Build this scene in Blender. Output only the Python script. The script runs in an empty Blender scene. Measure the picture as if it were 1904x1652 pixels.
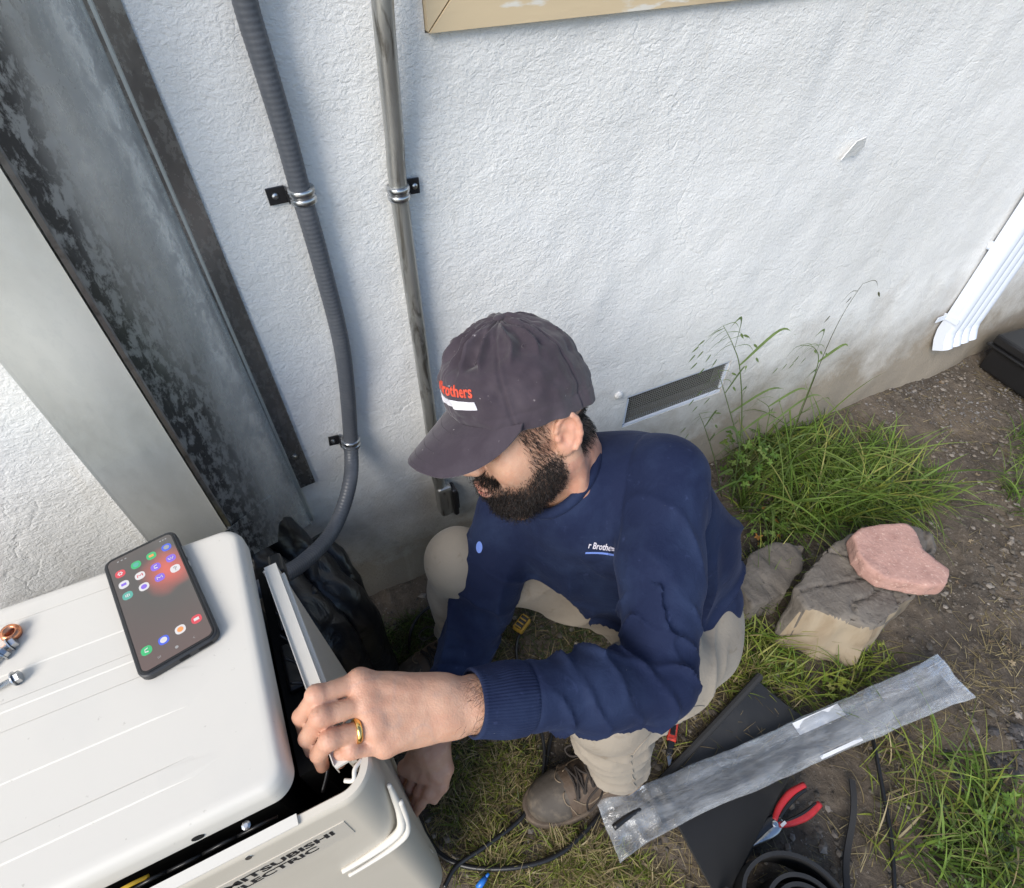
import bpy, bmesh, math, random
import numpy as np
from mathutils import Vector, Matrix

random.seed(7)
RNG = np.random.default_rng(7)
scene = bpy.context.scene
COL = scene.collection

# ------------------------------------------------------------------ camera
CAM = np.array([0.0, -0.87, 1.45])
FOC, PCX, PCY = 1061.0, 952.0, 826.0
_a, _t = math.radians(63.9), math.radians(46.6)
_F = np.array([math.cos(_a), math.sin(_a), 0]); CR = np.array([math.sin(_a), -math.cos(_a), 0])
CF = math.cos(_t) * _F - math.sin(_t) * np.array([0, 0, 1.0])
CU = math.sin(_t) * _F + math.cos(_t) * np.array([0, 0, 1.0])
cam = bpy.data.cameras.new('camera'); cam.sensor_width = 36; cam.lens = 36 * FOC / 1904
cam.clip_start = 0.02; cam.clip_end = 400
camo = bpy.data.objects.new('camera', cam); COL.objects.link(camo)
_m = Matrix([list(CR) + [0], list(CU) + [0], list(-CF) + [0], [0, 0, 0, 1]])
_m = Matrix(((CR[0], CU[0], -CF[0], CAM[0]), (CR[1], CU[1], -CF[1], CAM[1]), (CR[2], CU[2], -CF[2], CAM[2]), (0, 0, 0, 1)))
camo.matrix_world = _m
scene.camera = camo

# ------------------------------------------------------------------ light
world = bpy.data.worlds.new('World'); scene.world = world; world.use_nodes = True
wn = world.node_tree.nodes; wl = world.node_tree.links
SUN_DIR = Vector((-0.74, -0.47, 0.68)).normalized()      # towards the sun
SUN_EL = math.asin(SUN_DIR.z); SUN_AZ = math.atan2(SUN_DIR.x, SUN_DIR.y)
sky = wn.new('ShaderNodeTexSky'); sky.sky_type = 'NISHITA'; sky.sun_disc = False
sky.sun_elevation = SUN_EL; sky.sun_rotation = SUN_AZ
sky.air_density = 1.0; sky.dust_density = 0.8; sky.ozone_density = 1.0
wn['Background'].inputs['Strength'].default_value = 0.107
wl.new(sky.outputs[0], wn['Background'].inputs['Color'])
sun = bpy.data.lights.new('sun', 'SUN'); sun.energy = 2.0; sun.angle = math.radians(32); sun.color = (1.0, 0.945, 0.86)
suno = bpy.data.objects.new('sun', sun); COL.objects.link(suno)
suno.rotation_euler = SUN_DIR.to_track_quat('Z', 'Y').to_euler(); suno.location = (-3, -3, 5)
scene.view_settings.view_transform = 'Standard'; scene.view_settings.look = 'None'
scene.view_settings.gamma = 1.0; scene.view_settings.use_curve_mapping = False
scene.view_settings.exposure = 0.98


# ------------------------------------------------------------------ pixel -> place helpers (target photo 1904x1652)
def ray(x, y): return (x - PCX) / FOC * CR - (y - PCY) / FOC * CU + CF
def at(x, y, d): return CAM + ray(x, y) * d
def on_z(x, y, z=0.0): d = ray(x, y); return CAM + d * ((z - CAM[2]) / d[2])
def on_y(x, y, Y=0.0): d = ray(x, y); return CAM + d * ((Y - CAM[1]) / d[1])


# ------------------------------------------------------------------ noise
def _hash(i, j, k, s):
    n = (i * 374761393 + j * 668265263 + k * 1274126177 + s * 974711) & 0xffffffff
    n = ((n ^ (n >> 13)) * 1274126177) & 0xffffffff
    return ((n ^ (n >> 16)) & 0xffffff) / float(0xffffff)
def vnoise(P, s=0):
    P = np.asarray(P, float); I = np.floor(P).astype(np.int64); F = P - I; F = F * F * (3 - 2 * F)
    r = 0
    for dx in (0, 1):
        wx = F[..., 0] if dx else 1 - F[..., 0]
        for dy in (0, 1):
            wy = F[..., 1] if dy else 1 - F[..., 1]
            for dz in (0, 1):
                wz = F[..., 2] if dz else 1 - F[..., 2]
                r = r + wx * wy * wz * _hash(I[..., 0] + dx, I[..., 1] + dy, I[..., 2] + dz, s)
    return r * 2 - 1
def fbm(P, o=3, s=0):
    r = 0; a = 1; P = np.asarray(P, float)
    for i in range(o): r = r + a * vnoise(P, s + i); P = P * 2.03 + 7.7; a *= .5
    return r
def sstep(a, b, x): t = np.clip((x - a) / (b - a), 0, 1); return t * t * (3 - 2 * t)


# ------------------------------------------------------------------ object helpers
ORG = {}
def mesh_of(name, V, F, mats, smooth=True, fmat=None, col=None):
    me = bpy.data.meshes.new(name)
    V = np.asarray(V, np.float32)
    if isinstance(F, np.ndarray):
        k = F.shape[1]
        me.vertices.add(len(V)); me.vertices.foreach_set('co', V.ravel())
        me.loops.add(F.size); me.loops.foreach_set('vertex_index', F.astype(np.int32).ravel())
        me.polygons.add(len(F)); me.polygons.foreach_set('loop_start', np.arange(0, F.size, k, dtype=np.int32))
        me.polygons.foreach_set('loop_total', np.full(len(F), k, np.int32))
        me.update(calc_edges=True)
    else:
        me.from_pydata([tuple(map(float, v)) for v in V], [], F); me.update()
    for m in (mats if isinstance(mats, (list, tuple)) else [mats]): me.materials.append(m)
    if fmat is not None: me.polygons.foreach_set('material_index', np.asarray(fmat, np.int32))
    me.polygons.foreach_set('use_smooth', np.full(len(me.polygons), bool(smooth)))
    if col is not None:
        a = me.color_attributes.new('Col', 'FLOAT_COLOR', 'POINT')
        c = np.ones((len(V), 4), np.float32); c[:, :3] = col; a.data.foreach_set('color', c.ravel())
    me.validate()
    return me
def obj(name, V, F, mats, parent=None, smooth=True, fmat=None, col=None, org=None, auto=None):
    V = np.asarray(V, float)
    if parent is not None: O = ORG[parent.name]
    elif org is not None: O = np.asarray(org, float)
    else:
        O = np.array([(V[:, 0].min() + V[:, 0].max()) / 2, (V[:, 1].min() + V[:, 1].max()) / 2, V[:, 2].min()])
    me = mesh_of(name, V - O, F, mats, smooth, fmat, col)
    o = bpy.data.objects.new(name, me); COL.objects.link(o)
    if parent is not None: o.parent = parent
    else: o.location = O
    ORG[o.name] = O
    if auto is not None:
        md = o.modifiers.new('wn', 'WEIGHTED_NORMAL'); md.keep_sharp = True
        bm = bmesh.new(); bm.from_mesh(me)
        for e in bm.edges:
            if len(e.link_faces) == 2 and e.calc_face_angle(0) > math.radians(auto): e.smooth = False
        bm.to_mesh(me); bm.free()
    return o
def empty(name, loc):
    o = bpy.data.objects.new(name, None); COL.objects.link(o); o.location = tuple(map(float, loc)); ORG[o.name] = np.asarray(loc, float)
    o.empty_display_size = .05; return o
def tag(o, label=None, cat=None, group=None, kind=None):
    if label: o['label'] = label
    if cat: o['category'] = cat
    if group: o['group'] = group
    if kind: o['kind'] = kind
    return o

class MB:
    """collects pieces into one mesh"""
    def __init__(s): s.V = []; s.F = []; s.M = []; s.n = 0
    def add(s, V, F, m=0):
        V = np.asarray(V, float).reshape(-1, 3)
        s.V.append(V); s.F += [tuple(int(i) + s.n for i in f) for f in F]; s.M += [m] * len(F); s.n += len(V); return s
    def box(s, c, size, rot=None, m=0, bev=0.0):
        c = np.asarray(c, float); h = np.asarray(size, float) / 2
        if bev > 0:
            b = min(bev, *(h * .98)); V = []
            bm = bmesh.new(); bmesh.ops.create_cube(bm, size=1)
            for v in bm.verts: v.co = Vector((v.co.x * 2 * h[0], v.co.y * 2 * h[1], v.co.z * 2 * h[2]))
            bmesh.ops.bevel(bm, geom=bm.edges[:], offset=b, segments=2, affect='EDGES', profile=.5)
            bm.verts.index_update(); V = np.array([v.co[:] for v in bm.verts]); F = [[v.index for v in f.verts] for f in bm.faces]; bm.free()
        else:
            V = np.array([[x, y, z] for x in (-1, 1) for y in (-1, 1) for z in (-1, 1)], float) * h
            F = [(0, 1, 3, 2), (4, 6, 7, 5), (0, 4, 5, 1), (2, 3, 7, 6), (0, 2, 6, 4), (1, 5, 7, 3)]
        if rot is not None: V = V @ np.asarray(rot).T
        return s.add(V + c, F, m)
    def tube(s, pts, r, seg=12, m=0, cap=True, sub=0, closed=False, ell=None):
        V, F = sweep(pts, r, seg, cap, sub, closed); return s.add(V, F, m)
    def prism(s, poly, up, m=0):
        """poly: Nx3 base loop, up: vector"""
        P = np.asarray(poly, float); n = len(P); V = np.vstack([P, P + np.asarray(up)])
        F = [tuple(range(n))[::-1], tuple(range(n, 2 * n))] + [(i, (i + 1) % n, n + (i + 1) % n, n + i) for i in range(n)]
        return s.add(V, F, m)
    def lathe(s, prof, c, axis=(0, 0, 1), seg=20, m=0):
        c = np.asarray(c, float); a = np.asarray(axis, float); a /= np.linalg.norm(a)
        t = np.array([1, 0, 0]) if abs(a[0]) < .8 else np.array([0, 1, 0]); u = np.cross(a, t); u /= np.linalg.norm(u); w = np.cross(a, u)
        V = []; F = []; k = len(prof)
        for i in range(seg):
            ph = 2 * math.pi * i / seg
            for (r, z) in prof: V.append(c + a * z + (u * math.cos(ph) + w * math.sin(ph)) * r)
        for i in range(seg):
            for j in range(k - 1):
                A = i * k + j; B = ((i + 1) % seg) * k + j; F.append((A, B, B + 1, A + 1))
        F.append(tuple(i * k + k - 1 for i in range(seg))); F.append(tuple(i * k for i in range(seg))[::-1])
        return s.add(V, F, m)
    def build(s, name, mats, parent=None, smooth=False, **k):
        return obj(name, np.vstack(s.V), s.F, mats, parent, smooth, fmat=s.M, **k)

def crom(pts, sub):
    P = np.asarray(pts, float)
    if sub <= 1: return P
    Q = np.vstack([2 * P[0] - P[1], P, 2 * P[-1] - P[-2]]); out = []
    for i in range(1, len(Q) - 2):
        for k in range(sub):
            t = k / sub; a, b, c, d = Q[i - 1], Q[i], Q[i + 1], Q[i + 2]
            out.append(.5 * (2 * b + (c - a) * t + (2 * a - 5 * b + 4 * c - d) * t * t + (3 * b - a - 3 * c + d) * t ** 3))
    out.append(P[-1]); return np.array(out)
def frames(P):
    T = np.gradient(P, axis=0); T /= np.linalg.norm(T, axis=1)[:, None] + 1e-12
    t0 = T[0]; a = np.array([0, 0, 1.]) if abs(t0[2]) < .9 else np.array([1., 0, 0])
    u = np.cross(t0, a); u /= np.linalg.norm(u); U = [u]
    for i in range(1, len(P)):
        u = U[-1] - T[i] * (U[-1] @ T[i]); u /= np.linalg.norm(u) + 1e-12; U.append(u)
    U = np.array(U); return T, U, np.cross(T, U)
def sweep(pts, r, seg=12, cap=True, sub=0, closed=False):
    P = crom(pts, sub) if sub else np.asarray(pts, float)
    n = len(P); T, U, Wv = frames(P)
    if callable(r): s = np.linspace(0, 1, n); R = np.array([r(x) for x in s])
    elif np.isscalar(r): R = np.full(n, float(r))
    else: R = np.interp(np.linspace(0, 1, n), np.linspace(0, 1, len(r)), r)
    ph = np.linspace(0, 2 * math.pi, seg, endpoint=False)
    V = P[:, None] + R[:, None, None] * (U[:, None] * np.cos(ph)[None, :, None] + Wv[:, None] * np.sin(ph)[None, :, None])
    V = V.reshape(-1, 3); F = []
    for i in range(n - 1 if not closed else n):
        for j in range(seg):
            a = i * seg + j; b = i * seg + (j + 1) % seg; c = ((i + 1) % n) * seg + (j + 1) % seg; d = ((i + 1) % n) * seg + j
            F.append((a, b, c, d))
    if cap and not closed: F.append(tuple(range(seg))[::-1]); F.append(tuple(range((n - 1) * seg, n * seg)))
    return V, F
def grid_faces(nu, nv, off=0):
    i = np.arange(nu - 1)[:, None] * nv + np.arange(nv - 1)[None]; i = i.ravel() + off
    return np.stack([i, i + nv, i + nv + 1, i + 1], 1)


# ------------------------------------------------------------------ materials
def new_mat(name):
    m = bpy.data.materials.new(name); m.use_nodes = True
    nt = m.node_tree; b = nt.nodes['Principled BSDF']; return m, nt, b
def ramp(nt, a, b, ca=(0, 0, 0, 1), cb=(1, 1, 1, 1)):
    r = nt.nodes.new('ShaderNodeValToRGB'); e = r.color_ramp.elements
    e[0].position, e[1].position = a, b; e[0].color, e[1].color = ca, cb; return r
def c4(c): return (c[0], c[1], c[2], 1)
def noise_node(nt, vec, scale, detail=4, rough=.55, dist=0.0):
    n = nt.nodes.new('ShaderNodeTexNoise'); n.inputs['Scale'].default_value = scale; n.inputs['Detail'].default_value = detail
    n.inputs['Roughness'].default_value = rough; n.inputs['Distortion'].default_value = dist
    if vec is not None: nt.links.new(vec, n.inputs['Vector'])
    return n
def mixc(nt, fac, a, b, mode='MIX'):
    m = nt.nodes.new('ShaderNodeMix'); m.data_type = 'RGBA'; m.blend_type = mode
    for sock, v in ((0, fac), (6, a), (7, b)):
        if hasattr(v, 'is_linked') or hasattr(v, 'links'): nt.links.new(v, m.inputs[sock])
        elif isinstance(v, (int, float)): m.inputs[sock].default_value = v
        else: m.inputs[sock].default_value = c4(v)
    return m.outputs[2]
def coords(nt, scale=(1, 1, 1), rot=(0, 0, 0), kind='Object'):
    t = nt.nodes.new('ShaderNodeTexCoord'); mp = nt.nodes.new('ShaderNodeMapping')
    mp.inputs['Scale'].default_value = scale; mp.inputs['Rotation'].default_value = rot
    nt.links.new(t.outputs[kind], mp.inputs['Vector']); return mp.outputs[0]
def add_bump(nt, b, h, strength, dist, prev=None):
    bp = nt.nodes.new('ShaderNodeBump'); bp.inputs['Strength'].default_value = strength; bp.inputs['Distance'].default_value = dist
    nt.links.new(h, bp.inputs['Height'])
    if prev is not None: nt.links.new(prev, bp.inputs['Normal'])
    nt.links.new(bp.outputs[0], b.inputs['Normal']); return bp.outputs[0]
def M(name, base, rough=.6, metal=0.0, spec=.5, mix=(), bump=(), rough_var=None, attr=False, stretch=(1, 1, 1), sheen=0, sss=0, coat=0, emit=None):
    """mix: list of (colour, noise scale, lo, hi[, distortion]); bump: list of (scale, strength, distance[, distortion])"""
    m, nt, b = new_mat(name); v = coords(nt, stretch)
    b.inputs['Roughness'].default_value = rough; b.inputs['Metallic'].default_value = metal
    b.inputs['Specular IOR Level'].default_value = spec
    if attr:
        a = nt.nodes.new('ShaderNodeVertexColor'); a.layer_name = 'Col'; c = a.outputs[0]
    else:
        r = nt.nodes.new('ShaderNodeRGB'); r.outputs[0].default_value = c4(base); c = r.outputs[0]
    for q in mix:
        n = noise_node(nt, v, q[1], 5, .6, q[4] if len(q) > 4 else 0)
        rp = ramp(nt, q[2], q[3]); nt.links.new(n.outputs[0], rp.inputs[0]); c = mixc(nt, rp.outputs[0], c, q[0])
    nt.links.new(c, b.inputs['Base Color'])
    if rough_var:
        n = noise_node(nt, v, rough_var[0], 4); rp = ramp(nt, .3, .7, c4([rough_var[1]] * 3), c4([rough_var[2]] * 3))
        nt.links.new(n.outputs[0], rp.inputs[0]); nt.links.new(rp.outputs[0], b.inputs['Roughness'])
    pv = None
    for q in bump:
        n = noise_node(nt, v, q[0], 3, .5, q[3] if len(q) > 3 else 0); pv = add_bump(nt, b, n.outputs[0], q[1], q[2], pv)
    if sheen: b.inputs['Sheen Weight'].default_value = sheen
    if coat: b.inputs['Coat Weight'].default_value = coat; b.inputs['Coat Roughness'].default_value = .05
    if sss:
        b.inputs['Subsurface Weight'].default_value = sss; b.inputs['Subsurface Radius'].default_value = (.012, .004, .002); b.inputs['Subsurface Scale'].default_value = 1.0
    if emit:
        b.inputs['Emission Color'].default_value = c4(emit[0]); b.inputs['Emission Strength'].default_value = emit[1]
    return m

# stucco
def stucco_material():
    m, nt, b = new_mat('stucco'); v = coords(nt)
    base = (.80, .80, .79)
    n1 = noise_node(nt, v, 2.2, 6, .6); r1 = ramp(nt, .42, .75); nt.links.new(n1.outputs[0], r1.inputs[0])
    c = mixc(nt, r1.outputs[0], base, (.70, .70, .685))
    # grime splashed up from the soil plus painted shade: stronger low down, ragged edge
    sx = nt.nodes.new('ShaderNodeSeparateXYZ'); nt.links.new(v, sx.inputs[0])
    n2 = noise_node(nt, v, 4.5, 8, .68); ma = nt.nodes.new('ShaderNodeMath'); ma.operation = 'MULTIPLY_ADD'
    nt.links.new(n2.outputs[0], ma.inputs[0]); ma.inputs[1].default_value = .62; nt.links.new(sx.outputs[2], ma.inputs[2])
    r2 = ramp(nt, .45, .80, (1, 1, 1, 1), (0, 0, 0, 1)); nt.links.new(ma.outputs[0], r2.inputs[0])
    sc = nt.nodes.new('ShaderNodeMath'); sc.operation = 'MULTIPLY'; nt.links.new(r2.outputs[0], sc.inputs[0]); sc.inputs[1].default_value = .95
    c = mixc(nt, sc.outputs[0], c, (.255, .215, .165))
    # faint rust / tan streaks running down
    v2 = coords(nt, (5, 5, .9)); n3 = noise_node(nt, v2, 3.0, 6, .65, .6); r3 = ramp(nt, .60, .78); nt.links.new(n3.outputs[0], r3.inputs[0])
    s3 = nt.nodes.new('ShaderNodeMath'); s3.operation = 'MULTIPLY'; nt.links.new(r3.outputs[0], s3.inputs[0]); s3.inputs[1].default_value = .35
    c = mixc(nt, s3.outputs[0], c, (.50, .45, .37))
    nt.links.new(c, b.inputs['Base Color']); b.inputs['Roughness'].default_value = .55; b.inputs['Specular IOR Level'].default_value = .35
    va = coords(nt, (1, 1, 1.45), (0, .85, 0)); a1 = noise_node(nt, va, 84, 4, .6, .9); p = add_bump(nt, b, a1.outputs[0], .42, .0058)
    a2 = noise_node(nt, va, 190, 3, .6, .3); p = add_bump(nt, b, a2.outputs[0], .4, .0025, p)
    a3 = noise_node(nt, va, 15, 5, .6, .6); p = add_bump(nt, b, a3.outputs[0], .28, .009, p)
    # hairline cracks
    w = nt.nodes.new('ShaderNodeTexVoronoi'); w.feature = 'DISTANCE_TO_EDGE'; w.inputs['Scale'].default_value = 1.15
    nv = noise_node(nt, v, 3.2, 5, .6); ad = nt.nodes.new('ShaderNodeVectorMath'); ad.operation = 'MULTIPLY_ADD'
    nt.links.new(nv.outputs[1], ad.inputs[0]); ad.inputs[1].default_value = (.45, .45, .45); nt.links.new(v, ad.inputs[2]); nt.links.new(ad.outputs[0], w.inputs['Vector'])
    rc = ramp(nt, .0, .006); nt.links.new(w.outputs[0], rc.inputs[0]); p = add_bump(nt, b, rc.outputs[0], .22, .003, p)
    return m
MAT = {}
MAT['stucco'] = stucco_material()
MAT['white_paint'] = M('white_paint', (.66, .71, .80), .4, bump=[(90, .08, .002)])
MAT['tan_paint'] = M('tan_paint', (.60, .48, .31), .6, mix=[((.40, .31, .21), 9, .58, .74), ((.66, .63, .56), 22, .61, .65), ((.22, .17, .12), 40, .64, .70)], bump=[(60, .3, .002)], stretch=(.25, 1, 1))
MAT['glass'] = M('window_glass', (.03, .04, .045), .06, 0, .6)
def galvanised(name, dark, light, lo, hi, rough, metal=.92, grad=None, fleck=.8):
    m, nt, b = new_mat(name)
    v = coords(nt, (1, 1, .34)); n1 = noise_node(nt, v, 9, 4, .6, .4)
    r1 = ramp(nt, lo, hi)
    if grad:      # dark reflection painted into the colour along one edge of the sheet
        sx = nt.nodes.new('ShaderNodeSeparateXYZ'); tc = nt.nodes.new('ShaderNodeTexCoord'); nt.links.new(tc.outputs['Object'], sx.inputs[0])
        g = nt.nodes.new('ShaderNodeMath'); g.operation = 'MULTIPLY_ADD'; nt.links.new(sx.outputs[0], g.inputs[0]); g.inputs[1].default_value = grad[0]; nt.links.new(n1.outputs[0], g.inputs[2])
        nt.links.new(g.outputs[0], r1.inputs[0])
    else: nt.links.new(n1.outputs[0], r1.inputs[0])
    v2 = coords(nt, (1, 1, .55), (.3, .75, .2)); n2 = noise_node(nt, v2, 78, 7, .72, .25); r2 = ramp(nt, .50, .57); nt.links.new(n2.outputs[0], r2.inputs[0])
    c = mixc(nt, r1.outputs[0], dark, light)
    f = nt.nodes.new('ShaderNodeMath'); f.operation = 'MULTIPLY'; nt.links.new(r2.outputs[0], f.inputs[0]); f.inputs[1].default_value = fleck
    c = mixc(nt, f.outputs[0], c, (.50, .51, .50))
    nt.links.new(c, b.inputs['Base Color']); b.inputs['Metallic'].default_value = metal
    rr = ramp(nt, .3, .7, c4([rough - .08] * 3), c4([rough + .12] * 3)); nt.links.new(n2.outputs[0], rr.inputs[0]); nt.links.new(rr.outputs[0], b.inputs['Roughness'])
    n4 = noise_node(nt, v2, 5, 3); add_bump(nt, b, n4.outputs[0], .15, .01)
    return m
MAT['zinc_dark_reflection'] = galvanised('zinc_dark_reflection', (.10, .10, .098), (.74, .75, .72), .36, .86, .26, .55, (5.5,))
MAT['zinc_light'] = galvanised('zinc_light', (.62, .63, .59), (.74, .75, .71), .40, .70, .42, .55, None, .12)  # paler albedo stands for the sky reflected in the front face
MAT['zinc_plate'] = galvanised('zinc_plate', (.17, .165, .16), (.36, .35, .335), .36, .76, .24, .7, None, .18)
MAT['steel'] = M('steel', (.55, .56, .57), .28, 1.0, mix=[((.3, .3, .3), 60, .5, .7)])
MAT['black_steel'] = M('black_steel', (.05, .05, .055), .35, .7)
MAT['conduit'] = M('conduit', (.44, .44, .42), .42, .85, mix=[((.16, .15, .13), 40, .52, .66, 1.0)], stretch=(1, 1, .25), rough_var=(30, .3, .55))
MAT['flex'] = M('flex_grey', (.085, .093, .108), .42, 0, .5, mix=[((.125, .13, .145), 18, .5, .8)], bump=[(140, .1, .001)])
MAT['ac_white'] = M('ac_white', (.63, .60, .545), .55, 0, .3, mix=[((.58, .56, .52), 5, .5, .85), ((.50, .47, .42), 130, .68, .73)], bump=[(260, .05, .0006)])
MAT['ac_beige'] = M('ac_beige', (.60, .55, .465), .42, 0, .4, mix=[((.54, .49, .41), 6, .5, .8)], bump=[(260, .06, .0006)])
MAT['ac_panel'] = M('ac_panel', (.66, .63, .57), .42, 0, .4, mix=[((.58, .55, .49), 7, .5, .8)])
MAT['black_plastic'] = M('black_plastic', (.012, .012, .013), .35, 0, .5, bump=[(120, .1, .001)])
MAT['black_matte'] = M('black_matte', (.014, .014, .014), .8, 0, .2, bump=[(300, .2, .001)])
MAT['poly_bag'] = M('poly_bag', (.009, .0095, .011), .30, 0, .45, bump=[(14, .5, .012, 1.0)])
MAT['foam'] = M('foam_rubber', (.020, .0205, .022), .55, 0, .4, mix=[((.035, .034, .033), 9, .55, .8)], bump=[(380, .12, .0007)])
MAT['foam_edge'] = M('foam_edge', (.032, .032, .033), .8, 0, .25, bump=[(300, .3, .001)])
MAT['wire_yellow'] = M('wire_yellow', (.70, .42, .03), .4)
MAT['red_grip'] = M('red_grip', (.46, .025, .03), .42, mix=[((.3, .02, .02), 60, .5, .75)], bump=[(200, .15, .001)])
MAT['red_bright'] = M('red_bright', (.55, .05, .03), .4, mix=[((.2, .02, .02), 70, .55, .7)])
MAT['orange'] = M('orange_plastic', (.75, .14, .03), .4)
MAT['blue'] = M('blue_plastic', (.02, .16, .55), .35)
MAT['yellow'] = M('yellow_plastic', (.40, .23, .03), .5, mix=[((.1, .08, .05), 40, .6, .7)])
MAT['copper'] = M('copper', (.72, .30, .16), .25, 1.0)
MAT['gold'] = M('gold', (.86, .58, .20), .18, 1.0)
MAT['paper'] = M('paper_label', (.72, .73, .75), .5)
MAT['print_black'] = M('print_black', (.015, .015, .017), .5)
MAT['wood_top'] = M('weathered_wood', (.115, .10, .086), .85, mix=[((.17, .15, .128), 14, .45, .7, .5), ((.05, .045, .04), 30, .6, .7, 1.5)], bump=[(40, .5, .006, 1.5), (140, .4, .002)])
MAT['wood_cut'] = M('cut_wood', (.30, .245, .175), .8, mix=[((.22, .16, .10), 16, .45, .72, .8), ((.13, .11, .085), 7, .50, .66)], bump=[(60, .4, .003)], stretch=(1, 1, .3))
MAT['pink_stone'] = M('pink_stone', (.43, .255, .215), .9, mix=[((.33, .185, .155), 24, .45, .72), ((.55, .37, .31), 130, .58, .66), ((.20, .12, .095), 60, .66, .72)], bump=[(90, .6, .004), (260, .5, .0015)])
def grass_material(name, rough=.5):
    m, nt, b = new_mat(name); a = nt.nodes.new('ShaderNodeVertexColor'); a.layer_name = 'Col'
    nt.links.new(a.outputs[0], b.inputs['Base Color']); b.inputs['Roughness'].default_value = rough; b.inputs['Specular IOR Level'].default_value = .3
    tr = nt.nodes.new('ShaderNodeBsdfTranslucent'); nt.links.new(a.outputs[0], tr.inputs[0])
    mx = nt.nodes.new('ShaderNodeMixShader'); mx.inputs[0].default_value = .3
    nt.links.new(b.outputs[0], mx.inputs[1]); nt.links.new(tr.outputs[0], mx.inputs[2]); nt.links.new(mx.outputs[0], nt.nodes['Material Output'].inputs[0])
    return m
MAT['grass'] = grass_material('grass_blades')
def soil_material():
    m, nt, b = new_mat('soil'); v = coords(nt)
    n0 = noise_node(nt, v, 3.0, 6, .65); r0 = ramp(nt, .36, .66); nt.links.new(n0.outputs[0], r0.inputs[0])
    c = mixc(nt, r0.outputs[0], (.062, .052, .043), (.135, .108, .082))
    n1 = noise_node(nt, v, 38, 6, .7, .5); r1 = ramp(nt, .52, .70); nt.links.new(n1.outputs[0], r1.inputs[0]); 
    f = nt.nodes.new('ShaderNodeMath'); f.operation = 'MULTIPLY'; nt.links.new(r1.outputs[0], f.inputs[0]); f.inputs[1].default_value = .6
    c = mixc(nt, f.outputs[0], c, (.20, .165, .13))
    n2 = noise_node(nt, v, 110, 5, .7); r2 = ramp(nt, .60, .68); nt.links.new(n2.outputs[0], r2.inputs[0]); c = mixc(nt, r2.outputs[0], c, (.24, .215, .185))
    n3 = noise_node(nt, v, 70, 5, .7); r3 = ramp(nt, .30, .42, (1, 1, 1, 1), (0, 0, 0, 1)); nt.links.new(n3.outputs[0], r3.inputs[0]); c = mixc(nt, r3.outputs[0], c, (.03, .026, .022))
    nt.links.new(c, b.inputs['Base Color']); b.inputs['Roughness'].default_value = .95; b.inputs['Specular IOR Level'].default_value = .15
    p = add_bump(nt, b, n1.outputs[0], .7, .01); p = add_bump(nt, b, n2.outputs[0], .6, .004, p)
    return m
MAT['soil'] = soil_material()
MAT['pebble'] = M('pebble', (.2, .18, .16), .8, attr=True, bump=[(150, .3, .001)])

# ================================================================== GROUND
def ground_h(x, y):
    P = np.stack([np.asarray(x, float), np.asarray(y, float), np.zeros_like(np.asarray(x, float))], -1)
    h = .016 * fbm(P * 3.1, 3, 11) + .006 * fbm(P * 17, 3, 21) + .003 * fbm(P * 55, 2, 31)
    h = h * np.clip(1.2 - np.hypot(P[..., 0], P[..., 1] + .5) / 6, 0, 1)
    return h + .02 * np.exp(-((P[..., 1]) / .10) ** 2) - .012
def axis(lo, hi, step, far):
    core = np.arange(lo, hi, step); g = []; s = step; a = hi
    while a < far: g.append(a); s *= 1.22; a += s
    l = []; s = step; a = lo
    while a > -far: s *= 1.22; a -= s; l.append(a)
    return np.array(l[::-1] + list(core) + g)
gx = axis(-.45, 3.0, .0085, 120); gy = axis(-1.5, .06, .0085, 120)
X, Y = np.meshgrid(gx, gy, indexing='ij')
ground = obj('ground', np.stack([X, Y, ground_h(X, Y)], -1).reshape(-1, 3), grid_faces(len(gx), len(gy)), MAT['soil'], org=(0, 0, 0))
tag(ground, 'bare brown soil with straw and dirt at the foot of the wall', 'soil', kind='structure')

# ================================================================== WALL
WX0, WX1, WZ1 = -3.0, 5.5, 2.9
wall = empty('stucco_wall', (0, 0, 0))
tag(wall, 'white rough stucco house wall with soil stains along its foot', 'wall')
WIN = (.298, 1.275, 1.68, 2.40)       # opening x0, z0, x1, z1
VX0, VX1, VZ0, VZ1 = .764, 1.112, .330, .450   # vent opening
def wall_y(x, z):
    x = np.asarray(x, float); z = np.asarray(z, float)
    P = np.stack([x, np.zeros_like(x), z], -1)
    h = .005 * fbm(P * 3.0, 3, 5) + .0011 * fbm(P * np.array([19, 1, 13]), 3, 8)
    flare = .028 * sstep(.26, -.02, z) * sstep(.55, 1.1, x) * (1 + .5 * fbm(P * 4, 2, 3))
    near = np.exp(-(((x - .93) / .45) ** 2 + ((z - .40) / .2) ** 2) * 2)
    return -(h * (1 - .8 * near) + np.maximum(flare, 0))
xs = np.unique(np.round(np.concatenate([np.arange(WX0, -.75, .15), np.arange(-.75, 3.0, .009), np.arange(3.0, WX1 + .01, .15), [VX0, VX1, WIN[0], WIN[2]]]), 5))
zs = np.unique(np.round(np.concatenate([np.arange(-.12, 1.62, .009), np.arange(1.62, WZ1 + .01, .08), [VZ0, VZ1, WIN[1], WIN[3]]]), 5))
X, Z = np.meshgrid(xs, zs, indexing='ij'); V = np.stack([X, wall_y(X, Z), Z], -1).reshape(-1, 3)
F = grid_faces(len(xs), len(zs)); cx = V[F][:, :, 0].mean(1); cz = V[F][:, :, 2].mean(1)
hole = ((cx > VX0) & (cx < VX1) & (cz > VZ0) & (cz < VZ1)) | ((cx > WIN[0]) & (cx < WIN[2]) & (cz > WIN[1]) & (cz < WIN[3]))
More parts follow.
